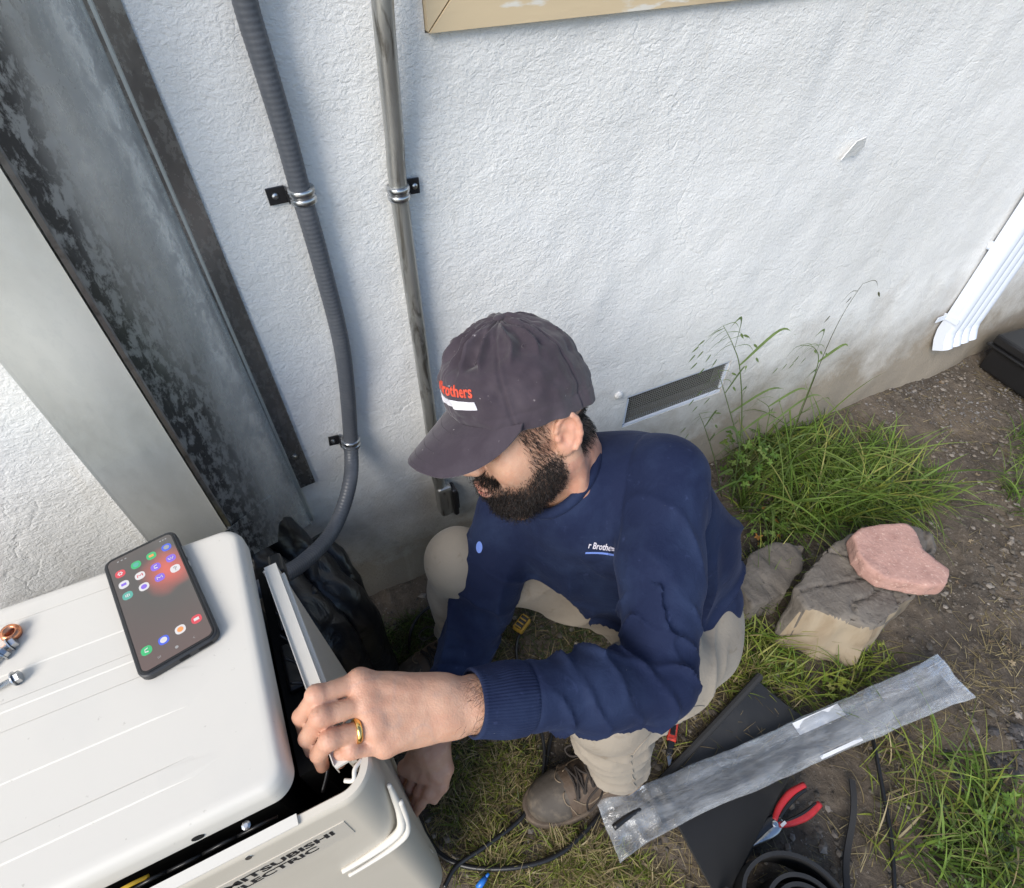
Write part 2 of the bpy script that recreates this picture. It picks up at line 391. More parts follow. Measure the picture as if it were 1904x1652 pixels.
# reveals of the two openings
def reveal(x0, z0, x1, z1, depth):
    mb = MB(); n = 30
    for (a, b) in (((x0, z0), (x1, z0)), ((x1, z0), (x1, z1)), ((x1, z1), (x0, z1)), ((x0, z1), (x0, z0))):
        p = np.linspace(a, b, n); y = wall_y(p[:, 0], p[:, 1]) + .0005
        f = np.stack([p[:, 0], y, p[:, 1]], -1); k = np.stack([p[:, 0], np.full(n, depth), p[:, 1]], -1)
        V_ = np.vstack([f, k]); mb.add(V_, [(i, i + 1, n + i + 1, n + i) for i in range(n - 1)])
    return mb
obj('render_coat', V, F[~hole], MAT['stucco'], wall)
mb = reveal(VX0, VZ0, VX1, VZ1, .05); mb2 = reveal(*WIN[:2], *WIN[2:], .09)
mb.V += mb2.V; mb.F += [tuple(i + mb.n for i in f) for f in mb2.F]; mb.M += mb2.M
mb.build('reveal', MAT['stucco'], wall)
mb = MB(); mb.box((WX0 / 2 + WX1 / 2, .16, WZ1 / 2 - .1), (WX1 - WX0, .1, WZ1 + .2)); mb.build('wall_core', MAT['black_matte'], wall)
mb = MB()   # peeled flake of paint and a little hole beside it
c = on_y(1580, 280); 
poly = np.array([[-.020, 0, .028], [.004, 0, .034], [.022, 0, .008], [.016, 0, -.012], [-.004, 0, -.008], [-.026, 0, -.014]])
Vf = np.array([c + p + np.array([0, -.006 - .016 * max(0, p[2] * 22 + .4), 0]) for p in poly]); Vb = Vf + [0, .0025, 0]
n = len(poly); mb.add(np.vstack([Vf, Vb]), [tuple(range(n)), tuple(range(n, 2 * n))[::-1]] + [(i, n + i, n + (i + 1) % n, (i + 1) % n) for i in range(n)])
mb.build('paint_flake', MAT['stucco'], wall)
p = on_y(1150, 735); mb = MB(); mb.lathe([(.012, 0), (.011, .006), (.006, .009)], (p[0], wall_y(p[0], p[2]), p[2]), (0, -1, 0), 8); mb.build('plaster_lump', MAT['stucco'], wall)
p = on_y(1840, 456); mb = MB(); mb.lathe([(.014, 0), (.014, .006), (.007, .010)], (p[0], wall_y(p[0], p[2]) - .001, p[2]), (0, -1, 0), 14); mb.build('screw_cap', MAT['white_paint'], wall)

# window at the top: tan painted wooden sill and jambs set back in the wall
x0, z0, x1, z1 = WIN
def plank(name, pts, up, par, mat='tan_paint'):
    m_ = MB(); m_.prism(pts, up); return m_.build(name, MAT[mat], par)
win = plank('window', [(x0 + .002, -.013, z0 + .002), (x1 - .002, -.013, z0 + .002), (x1 - .121, -.013, z0 + .12), (x0 + .121, -.013, z0 + .12)][::-1], (0, .04, 0), wall)
plank('casing', [(x0 + .001, -.0115, z0 + .0035), (x0 + .1185, -.0115, z0 + .121), (x0 + .1185, -.0115, z1 - .121), (x0 + .001, -.0115, z1 - .003)][::-1], (0, .04, 0), win)
plank('casing', [(x1 - .001, -.0115, z0 + .0035), (x1 - .001, -.0115, z1 - .003), (x1 - .1185, -.0115, z1 - .121), (x1 - .1185, -.0115, z0 + .121)][::-1], (0, .04, 0), win)
plank('casing', [(x0 + .002, -.013, z1 - .002), (x0 + .121, -.013, z1 - .12), (x1 - .121, -.013, z1 - .12), (x1 - .002, -.013, z1 - .002)][::-1], (0, .04, 0), win)
mb = MB(); mb.box(((x0 + x1) / 2, .040, (z0 + z1) / 2), (x1 - x0 - .235, .006, z1 - z0 - .235)); mb.build('pane', MAT['glass'], win)

# crawl-space vent
mb = MB(); t = .007
mb.box(((VX0 + VX1) / 2, .012, VZ0 + t / 2 + .001), (VX1 - VX0 - .004, .02, t)); mb.box(((VX0 + VX1) / 2, .012, VZ1 - t / 2 - .001), (VX1 - VX0 - .004, .02, t))
mb.box((VX0 + t / 2 + .001, .0125, (VZ0 + VZ1) / 2), (t, .02, VZ1 - VZ0 - .03)); mb.box((VX1 - t / 2 - .001, .0125, (VZ0 + VZ1) / 2), (t, .02, VZ1 - VZ0 - .03))
vent = mb.build('vent', MAT['white_paint'], wall)
mb = MB(); g = .0072
for i in range(int((VX1 - VX0) / g)):
    mb.box((VX0 + .004 + i * g, .009, (VZ0 + VZ1) / 2), (.0017, .0017, VZ1 - VZ0 - .006))
for i in range(int((VZ1 - VZ0) / g)):
    mb.box(((VX0 + VX1) / 2, .0072, VZ0 + .004 + i * g), (VX1 - VX0 - .006, .0017, .0017))
tag(mb.build('mesh_screen', M('mesh_wire', (.22, .22, .205), .5, .3), vent), kind='stuff')

# ================================================================== SHEET-METAL DUCT COVER
duct = empty('metal_duct', (-.15, -.05, .45))
tag(duct, 'tall galvanised sheet metal duct cover fixed upright on the wall', 'duct')
th = .0016; ZT = 1.75
def sheet(name, mat, p00, p01, p11, p10, n, par, thick=th):
    P = np.array([p00, p01, p11, p10], float); n = np.asarray(n, float); n = n / np.linalg.norm(n) * thick
    mb = MB(); mb.prism(P, -n); return mb.build(name, mat, par)
A0, B0, C0 = (-.072, -.004), (-.182, -.150), (-.292, -.152)
ns = np.array([.146, -.110, 0])
# slanting face with slightly bowed surface
nu, nv = 24, 60; us = np.linspace(0, 1, nu); vs = np.linspace(0, 1, nv); U_, V_ = np.meshgrid(us, vs, indexing='ij')
zb = .405 + (.560 - .405) * U_; zz = zb + (ZT - zb) * V_
bow = .004 * np.sin(np.pi * U_) * (1 + .6 * vnoise(np.stack([U_ * 2, V_ * 7, 0 * U_], -1), 3))
nn = ns / np.linalg.norm(ns)
Pn = np.stack([A0[0] + (B0[0] - A0[0]) * U_ + nn[0] * bow, A0[1] + (B0[1] - A0[1]) * U_ + nn[1] * bow, zz], -1).reshape(-1, 3)
G = grid_faces(nu, nv)
obj('side_face', Pn, G, MAT['zinc_dark_reflection'], duct)
U2 = U_; zb = .5; zz = zb + (ZT - zb) * V_
bow = .003 * np.sin(np.pi * U_) * (1 + .5 * vnoise(np.stack([U_ * 2, V_ * 5, 0 * U_], -1), 9))
Pn = np.stack([B0[0] - .006 + (C0[0] - B0[0] + .006) * U_, B0[1] - .004 + (C0[1] - B0[1]) * U_ - bow, zz], -1).reshape(-1, 3)
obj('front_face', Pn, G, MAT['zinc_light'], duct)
mb = MB(); mb.prism([(C0[0], C0[1] - .004, .5), (C0[0] - .002, -.002, .5), (C0[0] - .006, -.002, .5), (C0[0] - .004, C0[1] - .004, .5)], (0, 0, ZT - .5)); mb.build('return_face', MAT['zinc_light'], duct)
mb = MB(); mb.prism([(-.179, -.149, .565), (-.1795, -.156, .565), (-.1845, -.158, .565), (-.1845, -.153, .565)], (0, 0, ZT - .565)); mb.build('seam', MAT['steel'], duct)
mb = MB(); mb.prism([(-.0735, -.006, .415), (-.0665, -.009, .415), (-.064, -.0062, .415), (-.071, -.003, .415)], (0, 0, ZT - .415)); mb.build('fold', MAT['zinc_light'], duct)
mb = MB(); mb.prism([(-.070, -.0075, .527), (-.034, -.0075, .531), (-.034, -.0055, .531), (-.070, -.0055, .527)], (-.008, 0, ZT - .53)); mb.build('flange', MAT['zinc_plate'], duct)
p = on_y(548, 850, -.008); mb = MB(); mb.lathe([(.006, 0), (.0055, .0025), (.003, .0035)], p, (0, -1, 0), 12); mb.build('screw', MAT['steel'], duct)
# lapped lower joint
mb = MB(); mb.prism([(-.115, -.0675, .47), (-.192, -.170, .575), (-.192, -.170, .66), (-.115, -.0675, .60)], (.0016, -.0012, 0)); mb.build('lap_joint', MAT['zinc_dark_reflection'], duct)

# ================================================================== CONDUITS
flex = empty('flexible_conduit', (.03, -.03, .4))
tag(flex, 'dark grey ribbed flexible conduit curving from the wall to the air conditioner', 'conduit')
fp = [on_y(425, -150, -.035), on_y(455, 0, -.03), on_y(494, 130, -.028), on_y(530, 250, -.026), on_y(560, 360, -.024), on_y(600, 500, -.024), on_y(638, 660, -.024), on_y(652, 820, -.024),
      on_y(650, 900, -.028), on_y(622, 985, -.05), at(565, 1045, 1.0), at(500, 1085, .89), at(460, 1110, .86)]
fp[9] = at(620, 985, 1.10); fp[8] = at(650, 900, 1.13)
P = crom(fp, 46); seglen = np.linalg.norm(np.diff(P, axis=0), axis=1); L = np.concatenate([[0], np.cumsum(seglen)])
n = int(L[-1] / .0016); q = np.linspace(0, L[-1], n); P = np.stack([np.interp(q, L, P[:, i]) for i in range(3)], -1)
R = .0142 +   .0002 * np.sin(q / .0068 * 2 * math.pi)
V, F = sweep(P, list(R), 16); obj('tube', V, F, MAT['flex'], flex)
def strap(px, py, r, axis_dir, side, tabw, par, dark=False):
    """one-hole conduit strap: ring round the pipe and a tab with a screw against the wall"""
    c = on_y(px, py, -r - .006); c[1] = min(c[1], float(wall_y(c[0], c[2])) - r - .003); a = np.asarray(axis_dir, float); a /= np.linalg.norm(a)
    s = np.cross(a, [0, -1, 0]); s = s / np.linalg.norm(s) * side
    mb = MB(); seg = 20
    for off, rr in ((-.006, r + .0022), (.0055, r + .0022)):
        mb.lathe([(rr, -.0045), (rr + .0014, -.003), (rr + .0014, .003), (rr, .0045)], c + a * off, a, seg)
    mb.lathe([(r + .0012, -.010), (r + .0018, -.008), (r + .0018, .008), (r + .0012, .010)], c, a, seg)
    k = mb.build('strap', MAT['steel'], par, smooth=True)
    mb = MB(); w = .012
    t0 = c + s * (r + .001); rot = np.stack([s, [0, 1, 0], a], 1)
    mb.box(c + s * (r + .0035) + np.array([0, (r) * .5, 0]), (.0025, r * 1.0, 2 * w * .8), rot)
    mb.box(c + s * (r + .004 + tabw / 2) + np.array([0, r - .0005, 0]), (tabw, .0022, 2 * w), rot, bev=.001)
    mb.build('tab', MAT['black_steel'], k)
    mb = MB(); mb.lathe([(.0048, 0), (.0044, .002), (.002, .0032)], c + s * (r + .005 + tabw * .55) + np.array([0, r - .0015, 0]), (0, -1, 0), 10); mb.build('screw', MAT['steel'], k)
strap(562, 362, .0155, (-.03, 0, 1), -1, .026, flex)
strap(652, 822, .0155, (.12, 0, 1), -1, .020, flex)

rigid = empty('rigid_conduit', (.23, -.02, .25))
tag(rigid, 'galvanised rigid metal conduit running straight down behind the man', 'conduit')
rp = [on_y(702, -180, -.04), on_y(711, 0, -.04), on_y(722, 130, -.032), on_y(733, 250, -.022), on_y(742, 360, -.018), on_y(775, 600, -.018), on_y(800, 780, -.018), on_y(812, 880, -.018), on_y(826, 925, -.018)]
V, F = sweep(rp, .0135, 20, sub=10); obj('tube', V, F, MAT['conduit'], rigid)
strap(741, 358, .0138, (.02, 0, 1), 1, .020, rigid)
c = on_y(832, 932, -.022); mb = MB()
mb.box(c + np.array([-.006, .004, .012]), (.036, .038, .105), bev=.008); bodyp = mb.build('conduit_body', MAT['conduit'], rigid)
mb = MB(); mb.box(c + np.array([.016, -.004, .004]), (.014, .034, .098), bev=.006); mb.build('cover', MAT['black_steel'], bodyp)
mb = MB(); mb.box(c + np.array([.0245, -.005, .004]), (.004, .018, .06), bev=.0015); mb.build('gasket', MAT['black_plastic'], bodyp)
mb = MB(); mb.lathe([(.004, 0), (.003, .002)], c + np.array([.023, -.006, -.038]), (1, 0, 0), 10); mb.build('screw', MAT['steel'], bodyp)

# ================================================================== DOWNSPOUT
ds = empty('downspout', (2.2, -.05, .15))
tag(ds, 'white corrugated metal downspout ending above the soil by the wall', 'downspout')
def spout_section(w=.175, d=.052, nr=4):
    pts = []
    fx = np.linspace(-w / 2, w / 2, 61)
    for x in fx:
        t = (x + w / 2) / w * (nr + .0); g = abs(math.sin(t * math.pi)) ** .5
        pts.append((x, -d + (.014 * (1 - g))))
    pts += [(w / 2 + .004, -d + .012), (w / 2 + .004, -.006), (-w / 2 - .004, -.006), (-w / 2 - .004, -d + .012)]
    return np.array(pts)
sec = spout_section(); k = len(sec)
def spout_run(name, path, par):
    V = []
    for (x, y, z, tilt) in path:
        for (sx, sy) in sec: V.append((x + sx, y + sy * math.cos(tilt), z - sy * math.sin(tilt)))
    F = []
    for i in range(len(path) - 1):
        for j in range(k): F.append((i * k + j, i * k + (j + 1) % k, (i + 1) * k + (j + 1) % k, (i + 1) * k + j))
    o = obj(name, V, F, MAT['white_paint'], par, smooth=False); md = o.modifiers.new('s', 'SOLIDIFY'); md.thickness = .0016
    return o
cxs = 2.215
spout_run('pipe', [(cxs, -.004, 2.7, 0), (cxs, -.004, .262, 0)], ds)
spout_run('elbow', [(cxs, -.0035, .275, 0), (cxs, -.0035, .245, 0), (cxs, -.012, .205, .35), (cxs, -.030, .165, .55)], ds)
mb = MB(); mb.box((cxs - .0945, -.030, .30), (.003, .056, .020)); mb.box((cxs - .12, -.0125, .30), (.05, .003, .020)); mb.build('band', MAT['white_paint'], ds)

# ================================================================== AIR CONDITIONER (outdoor unit)
AX0, AX1, AY0, AY1, AZ = -1.02, -.122, -.664, -.348, .87
ac = empty('air_conditioner', (-.55, -.51, .0))
tag(ac, 'cream outdoor air conditioner with ribbed top and dark open gap along its edge', 'air conditioner')
def rrect(x0, x1, y0, y1, r, n=10):
    P = []
    for (cx, cy, a0) in ((x1 - r, y1 - r, 0), (x0 + r, y1 - r, 90), (x0 + r, y0 + r, 180), (x1 - r, y0 + r, 270)):
        for i in range(n + 1):
            a = math.radians(a0 + 90 * i / n); P.append((cx + r * math.cos(a), cy + r * math.sin(a)))
    return P
rings = []
for ins, dz in ((.004, -.033), (.0, -.033), (0, -.014), (.0012, -.009), (.003, -.0042), (.0055, -.0014), (.009, -.0003), (.014, 0)):
    rings.append([(x, y, AZ + dz) for x, y in rrect(AX0 + ins, AX1 - ins, AY0 + ins, AY1 - ins, max(.022 - ins * .6, .006))])
k = len(rings[0]); V = [p for r in rings for p in r]; F = []
for i in range(len(rings) - 1):
    for j in range(k): F.append((i * k + j, i * k + (j + 1) % k, (i + 1) * k + (j + 1) % k, (i + 1) * k + j))
F.append(tuple((len(rings) - 1) * k + j for j in range(k)))
lid = obj('lid', V, F, MAT['ac_white'], ac, smooth=True, auto=40)
for (ya, yb, xe) in ((-.3755, -.4440, -.151), (-.5000, -.5560, -.140), (-.6005, -.6240, -.131), (-.4700, -.4850, -.146)):
    mb = MB(); y0, y1 = min(ya, yb), max(ya, yb); h = .0008; s = .0035; x0, x1 = AX0 + .05, min(xe, -.152)
    base = [(x0, y0), (x1, y0), (x1 + .004, (y0 + y1) / 2), (x1, y1), (x0, y1)]
    top = [(x0 + s, y0 + s), (x1 - s, y0 + s), (x1 + .004 - s, (y0 + y1) / 2), (x1 - s, y1 - s), (x0 + s, y1 - s)]
    V = [(x, y, AZ - .0012) for x, y in base] + [(x, y, AZ + (h if x < x1 - .04 else -.0004)) for x, y in [(x0 + s, y0 + s), (x1 - .075, y0 + s), (x1 + .004, (y0 + y1) / 2), (x1 - .075, y1 - s), (x0 + s, y1 - s)]]; n = 5
    mb.add(V, [tuple(range(n, 2 * n))] + [(i, (i + 1) % n, n + (i + 1) % n, n + i) for i in range(n)]); mb.build('rib', MAT['ac_white'], lid)
mb = MB(); mb.lathe([(.0052, 0), (.0052, .0006), (.003, .0008)], (-.2075, AY0 - .0001, AZ - .024), (0, -1, 0), 14); mb.build('screw_hole', MAT['black_matte'], lid)
# inner chassis and electrics seen through the gap
mb = MB(); mb.box((-.60, -.505, .425), (.90, .29, .79)); mb.build('chassis', MAT['black_matte'], ac)
mb = MB(); mb.box((-.118, -.50, .42), (.020, .27, .74)); mb.build('inner_wall', MAT['black_matte'], ac)
mb = MB()
mb.box((-.106, -.455, .79), (.014, .05, .045), bev=.003); mb.box((-.110, -.52, .775), (.02, .06, .05), bev=.004); mb.box((-.100, -.385, .80), (.016, .03, .03), bev=.003)
cb = mb.build('control_box', MAT['black_plastic'], ac); cb['kind'] = 'stuff'
mb = MB(); mb.box((-.104, -.405, .812), (.010, .016, .004), bev=.001); mb.box((-.103, -.425, .806), (.006, .010, .012), bev=.001); mb.build('bracket', MAT['steel'], cb)
def wire(pts, r, mat, par, name='wire'):
    V, F = sweep(pts, r, 8, sub=8); return obj(name, V, F, mat, par)
wire([(-.330, -.668, .822), (-.300, -.674, .834), (-.272, -.672, .838), (-.256, -.668, .826)], .0018, MAT['wire_yellow'], ac)
for i in range(7):
    y = -.43 - .03 * i
    wire([(-.112, y, .82), (-.100 + .006 * math.sin(i * 2), y - .01, .815), (-.098, y - .03, .80), (-.110, y - .05, .79)], .002, MAT['black_plastic'], ac)
for i in range(9):
    x = -.15 - .03 * i
    wire([(x, -.668, .812), (x - .012, -.672, .826 + .004 * math.sin(i * 3)), (x - .03, -.671, .822), (x - .04, -.667, .81)], .0018, MAT['black_plastic'], ac)
mb = MB(); mb.lathe([(.004, 0), (.004, .003), (.002, .004)], (-.172, -.668, .829), (0, -.3, 1), 10); mb.build('screw', MAT['steel'], ac)
# front cover: L-shaped sheet with a big rounded front-right edge
pr = []
r = .036; fx, fy = -.052, -.692
pr.append((AX0, fy))
for i in range(13):
    a = math.radians(270 + 90 * i / 12); pr.append((fx - r + r * math.cos(a), fy + r + r * math.sin(a)))
pr.append((fx, -.628))
inner = [(x if i == 0 else x, y) for i, (x, y) in enumerate(pr)]
def offset(poly, d):
    P = np.array(poly); T = np.gradient(P, axis=0); T /= np.linalg.norm(T, axis=1)[:, None]; N = np.stack([-T[:, 1], T[:, 0]], 1); return P + N * d
pi_ = offset(pr, .011); zt = .833
def lip(poly, z): return [(x, y, z) for x, y in poly]
L_out, L_mid, L_in = np.array(pr), offset(pr, .003), offset(pr, .0095)
rows = [lip(L_out, .05), lip(L_out, zt - .010), lip(offset(pr, .0008), zt - .004), lip(L_mid, zt), lip(L_in, zt + .001), lip(pi_, zt - .002), lip(pi_, zt - .02)]
k = len(pr); V = [p for rw in rows for p in rw]; F = [(i * k + j, i * k + j + 1, (i + 1) * k + j + 1, (i + 1) * k + j) for i in range(len(rows) - 1) for j in range(k - 1)]
fc = obj('front_cover', V, F, MAT['ac_beige'], ac, smooth=True, auto=50)
mb = MB(); mb.prism([(-.128, -.6905, .8338), (-.128, -.681, .8345), (AX0, -.681, .8345), (AX0, -.6905, .8338)], (0, 0, .0024)); mb.build('edge_strip', MAT['ac_panel'], fc)
# hooked corner lip
wire([(-.062, -.662, .832), (-.070, -.668, .834), (-.074, -.676, .832), (-.082, -.672, .829)], .0022, MAT['ac_panel'], fc, 'corner_hook')
mb = MB(); mb.lathe([(.0035, 0), (.003, .0012)], (-.176, -.6915, .823), (0, -1, .3), 10); mb.build('screw', MAT['steel'], fc)
# recessed grip: raised lip running down the corner then along the front
gp = [(-.0505, -.672, .752), (-.0510, -.676, .72), (-.0535, -.684, .672), (-.060, -.692, .645), (-.078, -.6945, .630), (-.105, -.6950, .6185), (-.138, -.6945, .609)]
V, F = sweep(gp, [.0025, .004, .005, .0055, .005, .004, .003], 10, sub=8); grip = obj('grip', V, F, MAT['ac_panel'], fc)
gp2 = [(p[0] + .004, p[1] - .0045, p[2] - .013) for p in gp[1:]]
V, F = sweep(gp2, [.003, .0035, .0045, .004, .003, .0025], 8, sub=8); obj('grip_edge', V, F, MAT['ac_white'], grip)
mb = MB(); mb.prism([(-.136, -.6928, .604), (-.118, -.6928, .612), (-.120, -.6928, .598)], (0, -.0012, 0)); mb.build('grip_slot', MAT['black_matte'], grip)
# printed name sticker
def text_mesh(body, size, sx=1.0, bold=0.0, align='CENTER', shear=0.0, ext=0.0, res=3, space=1.0):
    cu = bpy.data.curves.new('lettering', 'FONT'); cu.body = body; cu.size = size; cu.offset = bold; cu.align_x = align; cu.align_y = 'CENTER'; cu.shear = shear
    cu.extrude = ext; cu.resolution_u = res; cu.space_character = space
    o = bpy.data.objects.new('lettering', cu); COL.objects.link(o)
    dg = bpy.context.evaluated_depsgraph_get(); me = o.evaluated_get(dg).to_mesh()
    V = np.array([v.co[:] for v in me.vertices]); F = [tuple(p.vertices) for p in me.polygons]
    bpy.data.objects.remove(o); bpy.data.curves.remove(cu); V[:, 0] *= sx; return V, F
mb = MB(); mb.box((-.162, -.6924, .757), (.128, .0008, .056)); stk = mb.build('sticker', M('sticker_film', (.585, .54, .465), .3), fc)
for txt, zc, x0 in (('MITSUBISHI', .7675, -.216), ('ELECTRIC', .7465, -.216)):
    V, F = text_mesh(txt, .021, 1.0, .00065, 'LEFT'); w = V[:, 0].max() - V[:, 0].min(); tw = .104 if txt[0] == 'M' else .083
    V[:, 0] = (V[:, 0] - V[:, 0].min()) * tw / w
    obj('lettering', np.stack([V[:, 0] + x0, np.full(len(V), -.6931), V[:, 1] * 1.0 + zc], -1), F, MAT['print_black'], stk, smooth=False)

# ================================================================== SERVICE PANEL in the man's hand
sp = empty('service_panel', (-.09, -.53, .2))
tag(sp, 'cream sheet metal service panel held open by the man at the unit side', 'panel')
a, b_ = np.array([-.1015, -.405, 0]), np.array([-.0775, -.660, 0]); d = (b_ - a) / np.linalg.norm(b_ - a); nrm = np.array([-d[1], d[0], 0]); nrm = nrm if nrm[0] > 0 else -nrm
def slab(name, mat, s0, s1, n0, n1, z0, z1, lean=0.0):
    L = np.linalg.norm(b_ - a); P = [a + d * L * s0 + nrm * n0, a + d * L * s1 + nrm * n0, a + d * L * s1 + nrm * n1, a + d * L * s0 + nrm * n1]
    base = [p + np.array([0, 0, z0]) + nrm * lean for p in P]; top = [p + np.array([0, 0, z1]) for p in P]
    mb = MB(); mb.add(base + top, [(3, 2, 1, 0), (4, 5, 6, 7)] + [(i, (i + 1) % 4, 4 + (i + 1) % 4, 4 + i) for i in range(4)]); return mb.build(name, mat, sp)
slab('sheet', MAT['ac_beige'], 0, 1, .0035, .0055, .22, .836, .022)
slab('top_flange', MAT['ac_panel'], -.005, 1.0, -.0085, .0058, .834, .8385)
slab('inner_lip', MAT['ac_white'], .02, .99, -.0095, -.0085, .815, .842)
slab('outer_step', MAT['ac_panel'], .05, 1.0, .0058, .0105, .823, .8315)
slab('back_flange', MAT['ac_beige'], -.006, .002, -.012, .0050, .24, .832, .02)

# ================================================================== BLACK LAGGED PIPES behind the unit
bp = empty('lagged_pipes', (-.06, -.2, .2))
tag(bp, 'black plastic wrapped pipes bunched between the metal duct and the air conditioner', 'pipes')
def crumple_tube(name, pts, r, amp, seg=40, sub=16, seed=0, mat='poly_bag'):
    V, F = sweep(pts, r, seg, sub=sub); Pc = np.asarray(V); n = len(Pc) // seg
    C = np.repeat(Pc.reshape(n, seg, 3).mean(1), seg, 0); D = Pc - C; Ln = np.linalg.norm(D, axis=1, keepdims=True) + 1e-9
    nz = fbm(Pc * np.array([11, 11, 6]), 2, seed); rd = 1 - np.abs(fbm(Pc * np.array([20, 20, 5]), 2, seed + 5)) * 2
    return obj(name, Pc + D / Ln * (amp * (nz * .7 + rd * .5))[:, None], F, MAT[mat], bp)
crumple_tube('wrapped_pipe', [(-.14, -.055, .52), (-.118, -.085, .43), (-.085, -.16, .375), (-.062, -.205, .30), (-.058, -.225, .2), (-.055, -.23, .0)], [.028, .046, .054, .055, .052, .050], .010, seed=1)
crumple_tube('wrapped_pipe', [(-.19, -.11, .54), (-.165, -.16, .46), (-.135, -.23, .39), (-.11, -.27, .3), (-.10, -.28, .0)], [.030, .045, .055, .055, .05], .010, seed=4)
crumple_tube('wrapped_pipe', [(-.075, -.06, .42), (-.058, -.105, .37), (-.047, -.15, .30), (-.045, -.18, .1), (-.045, -.18, .0)], [.026, .034, .036, .036, .036], .007, seed=8)
crumple_tube('drain_hose', [(-.02, -.30, .03), (-.04, -.25, .12), (-.07, -.22, .3), (-.11, -.20, .45)], [.012, .012, .012, .012], .0005, seg=14, seed=9, mat='black_plastic')

# ================================================================== PHONE on the lid
PHC = np.array([-.2125, -.424, AZ + .0016]); ang = math.atan2(.165, -.033 * -1) 
pd = np.array([-.034, .165, 0]); pd /= np.linalg.norm(pd); px_ = np.array([pd[1], -pd[0], 0]); PRot = np.stack([px_, pd, [0, 0, 1]], 1)
phone = empty('phone', PHC)
tag(phone, 'black smartphone lying face up on the cream unit with its home screen lit', 'phone')
def rslab(w, h, r, z0, z1, n=8, inset=0.0):
    P = rrect(-w / 2, w / 2, -h / 2, h / 2, r, n); k = len(P); e = min(.0012, (z1 - z0) / 3)
    Q = rrect(-w / 2 + e, w / 2 - e, -h / 2 + e, h / 2 - e, max(r - e, .0004), n)
    V = [(x, y, z0) for x, y in Q] + [(x, y, z0 + e) for x, y in P] + [(x, y, z1 - e) for x, y in P] + [(x, y, z1) for x, y in Q]
    F = [tuple(range(k))[::-1], tuple(range(3 * k, 4 * k))] + [(i * k + j, i * k + (j + 1) % k, (i + 1) * k + (j + 1) % k, (i + 1) * k + j) for i in range(3) for j in range(k)]
    return np.array(V), F
def onphone(V): return np.asarray(V) @ PRot.T + PHC
W_, H_ = .0785, .1685
V, F = rslab(W_, H_, .011, 0, .0098); obj('case', onphone(V), F, M('phone_case', (.022, .023, .026), .45), phone, smooth=True, auto=40)
V, F = rslab(W_ - .006, H_ - .006, .008, .0099, .0106); obj('glass_edge', onphone(V), F, M('phone_bezel', (.008, .008, .009), .08), phone, smooth=True, auto=40)
def screen_material():
    m, nt, b = new_mat('phone_screen'); v = coords(nt); n = noise_node(nt, v, 16, 3)
    sx = nt.nodes.new('ShaderNodeSeparateXYZ'); ad = nt.nodes.new('ShaderNodeVectorMath'); ad.operation = 'MULTIPLY_ADD'
    nt.links.new(n.outputs[1], ad.inputs[0]); ad.inputs[1].default_value = (.035, .035, 0); nt.links.new(v, ad.inputs[2])
    di = nt.nodes.new('ShaderNodeVectorMath'); di.operation = 'DISTANCE'; nt.links.new(ad.outputs[0], di.inputs[0])
    cc = np.array([.020, .030, .012]) @ PRot.T; di.inputs[1].default_value = tuple(cc + np.array([.0175, .0175, 0]))
    r = ramp(nt, .004, .034, (.62, .13, .10, 1), (.085, .08, .075, 1)); r.color_ramp.elements.new(.55).color = (.34, .10, .085, 1)
    mm = nt.nodes.new('ShaderNodeMath'); mm.operation = 'MULTIPLY'; nt.links.new(di.outputs['Value'], mm.inputs[0]); mm.inputs[1].default_value = 1.0
    nt.links.new(mm.outputs[0], r.inputs[0])
    b.inputs['Base Color'].default_value = (.02, .02, .02, 1); b.inputs['Roughness'].default_value = .1
    nt.links.new(r.outputs[0], b.inputs['Emission Color']); b.inputs['Emission Strength'].default_value = .6
    return m
V, F = rslab(W_ - .0095, H_ - .011, .006, .0106, .01085); scr = obj('screen', onphone(V), F, screen_material(), phone, smooth=False); scr_sub = phone
def em(name, c, s=.36): return M(name, tuple(x * .5 for x in c), .2, emit=(c, s))
IC = {k: em('icon_' + k, c) for k, c in dict(white=(.62, .6, .6), green=(.05, .42, .16), blue=(.07, .12, .62), red=(.6, .07, .09), violet=(.22, .13, .6), teal=(.1, .36, .3), grey=(.3, .3, .3), orange=(.75, .3, .1)).items()}
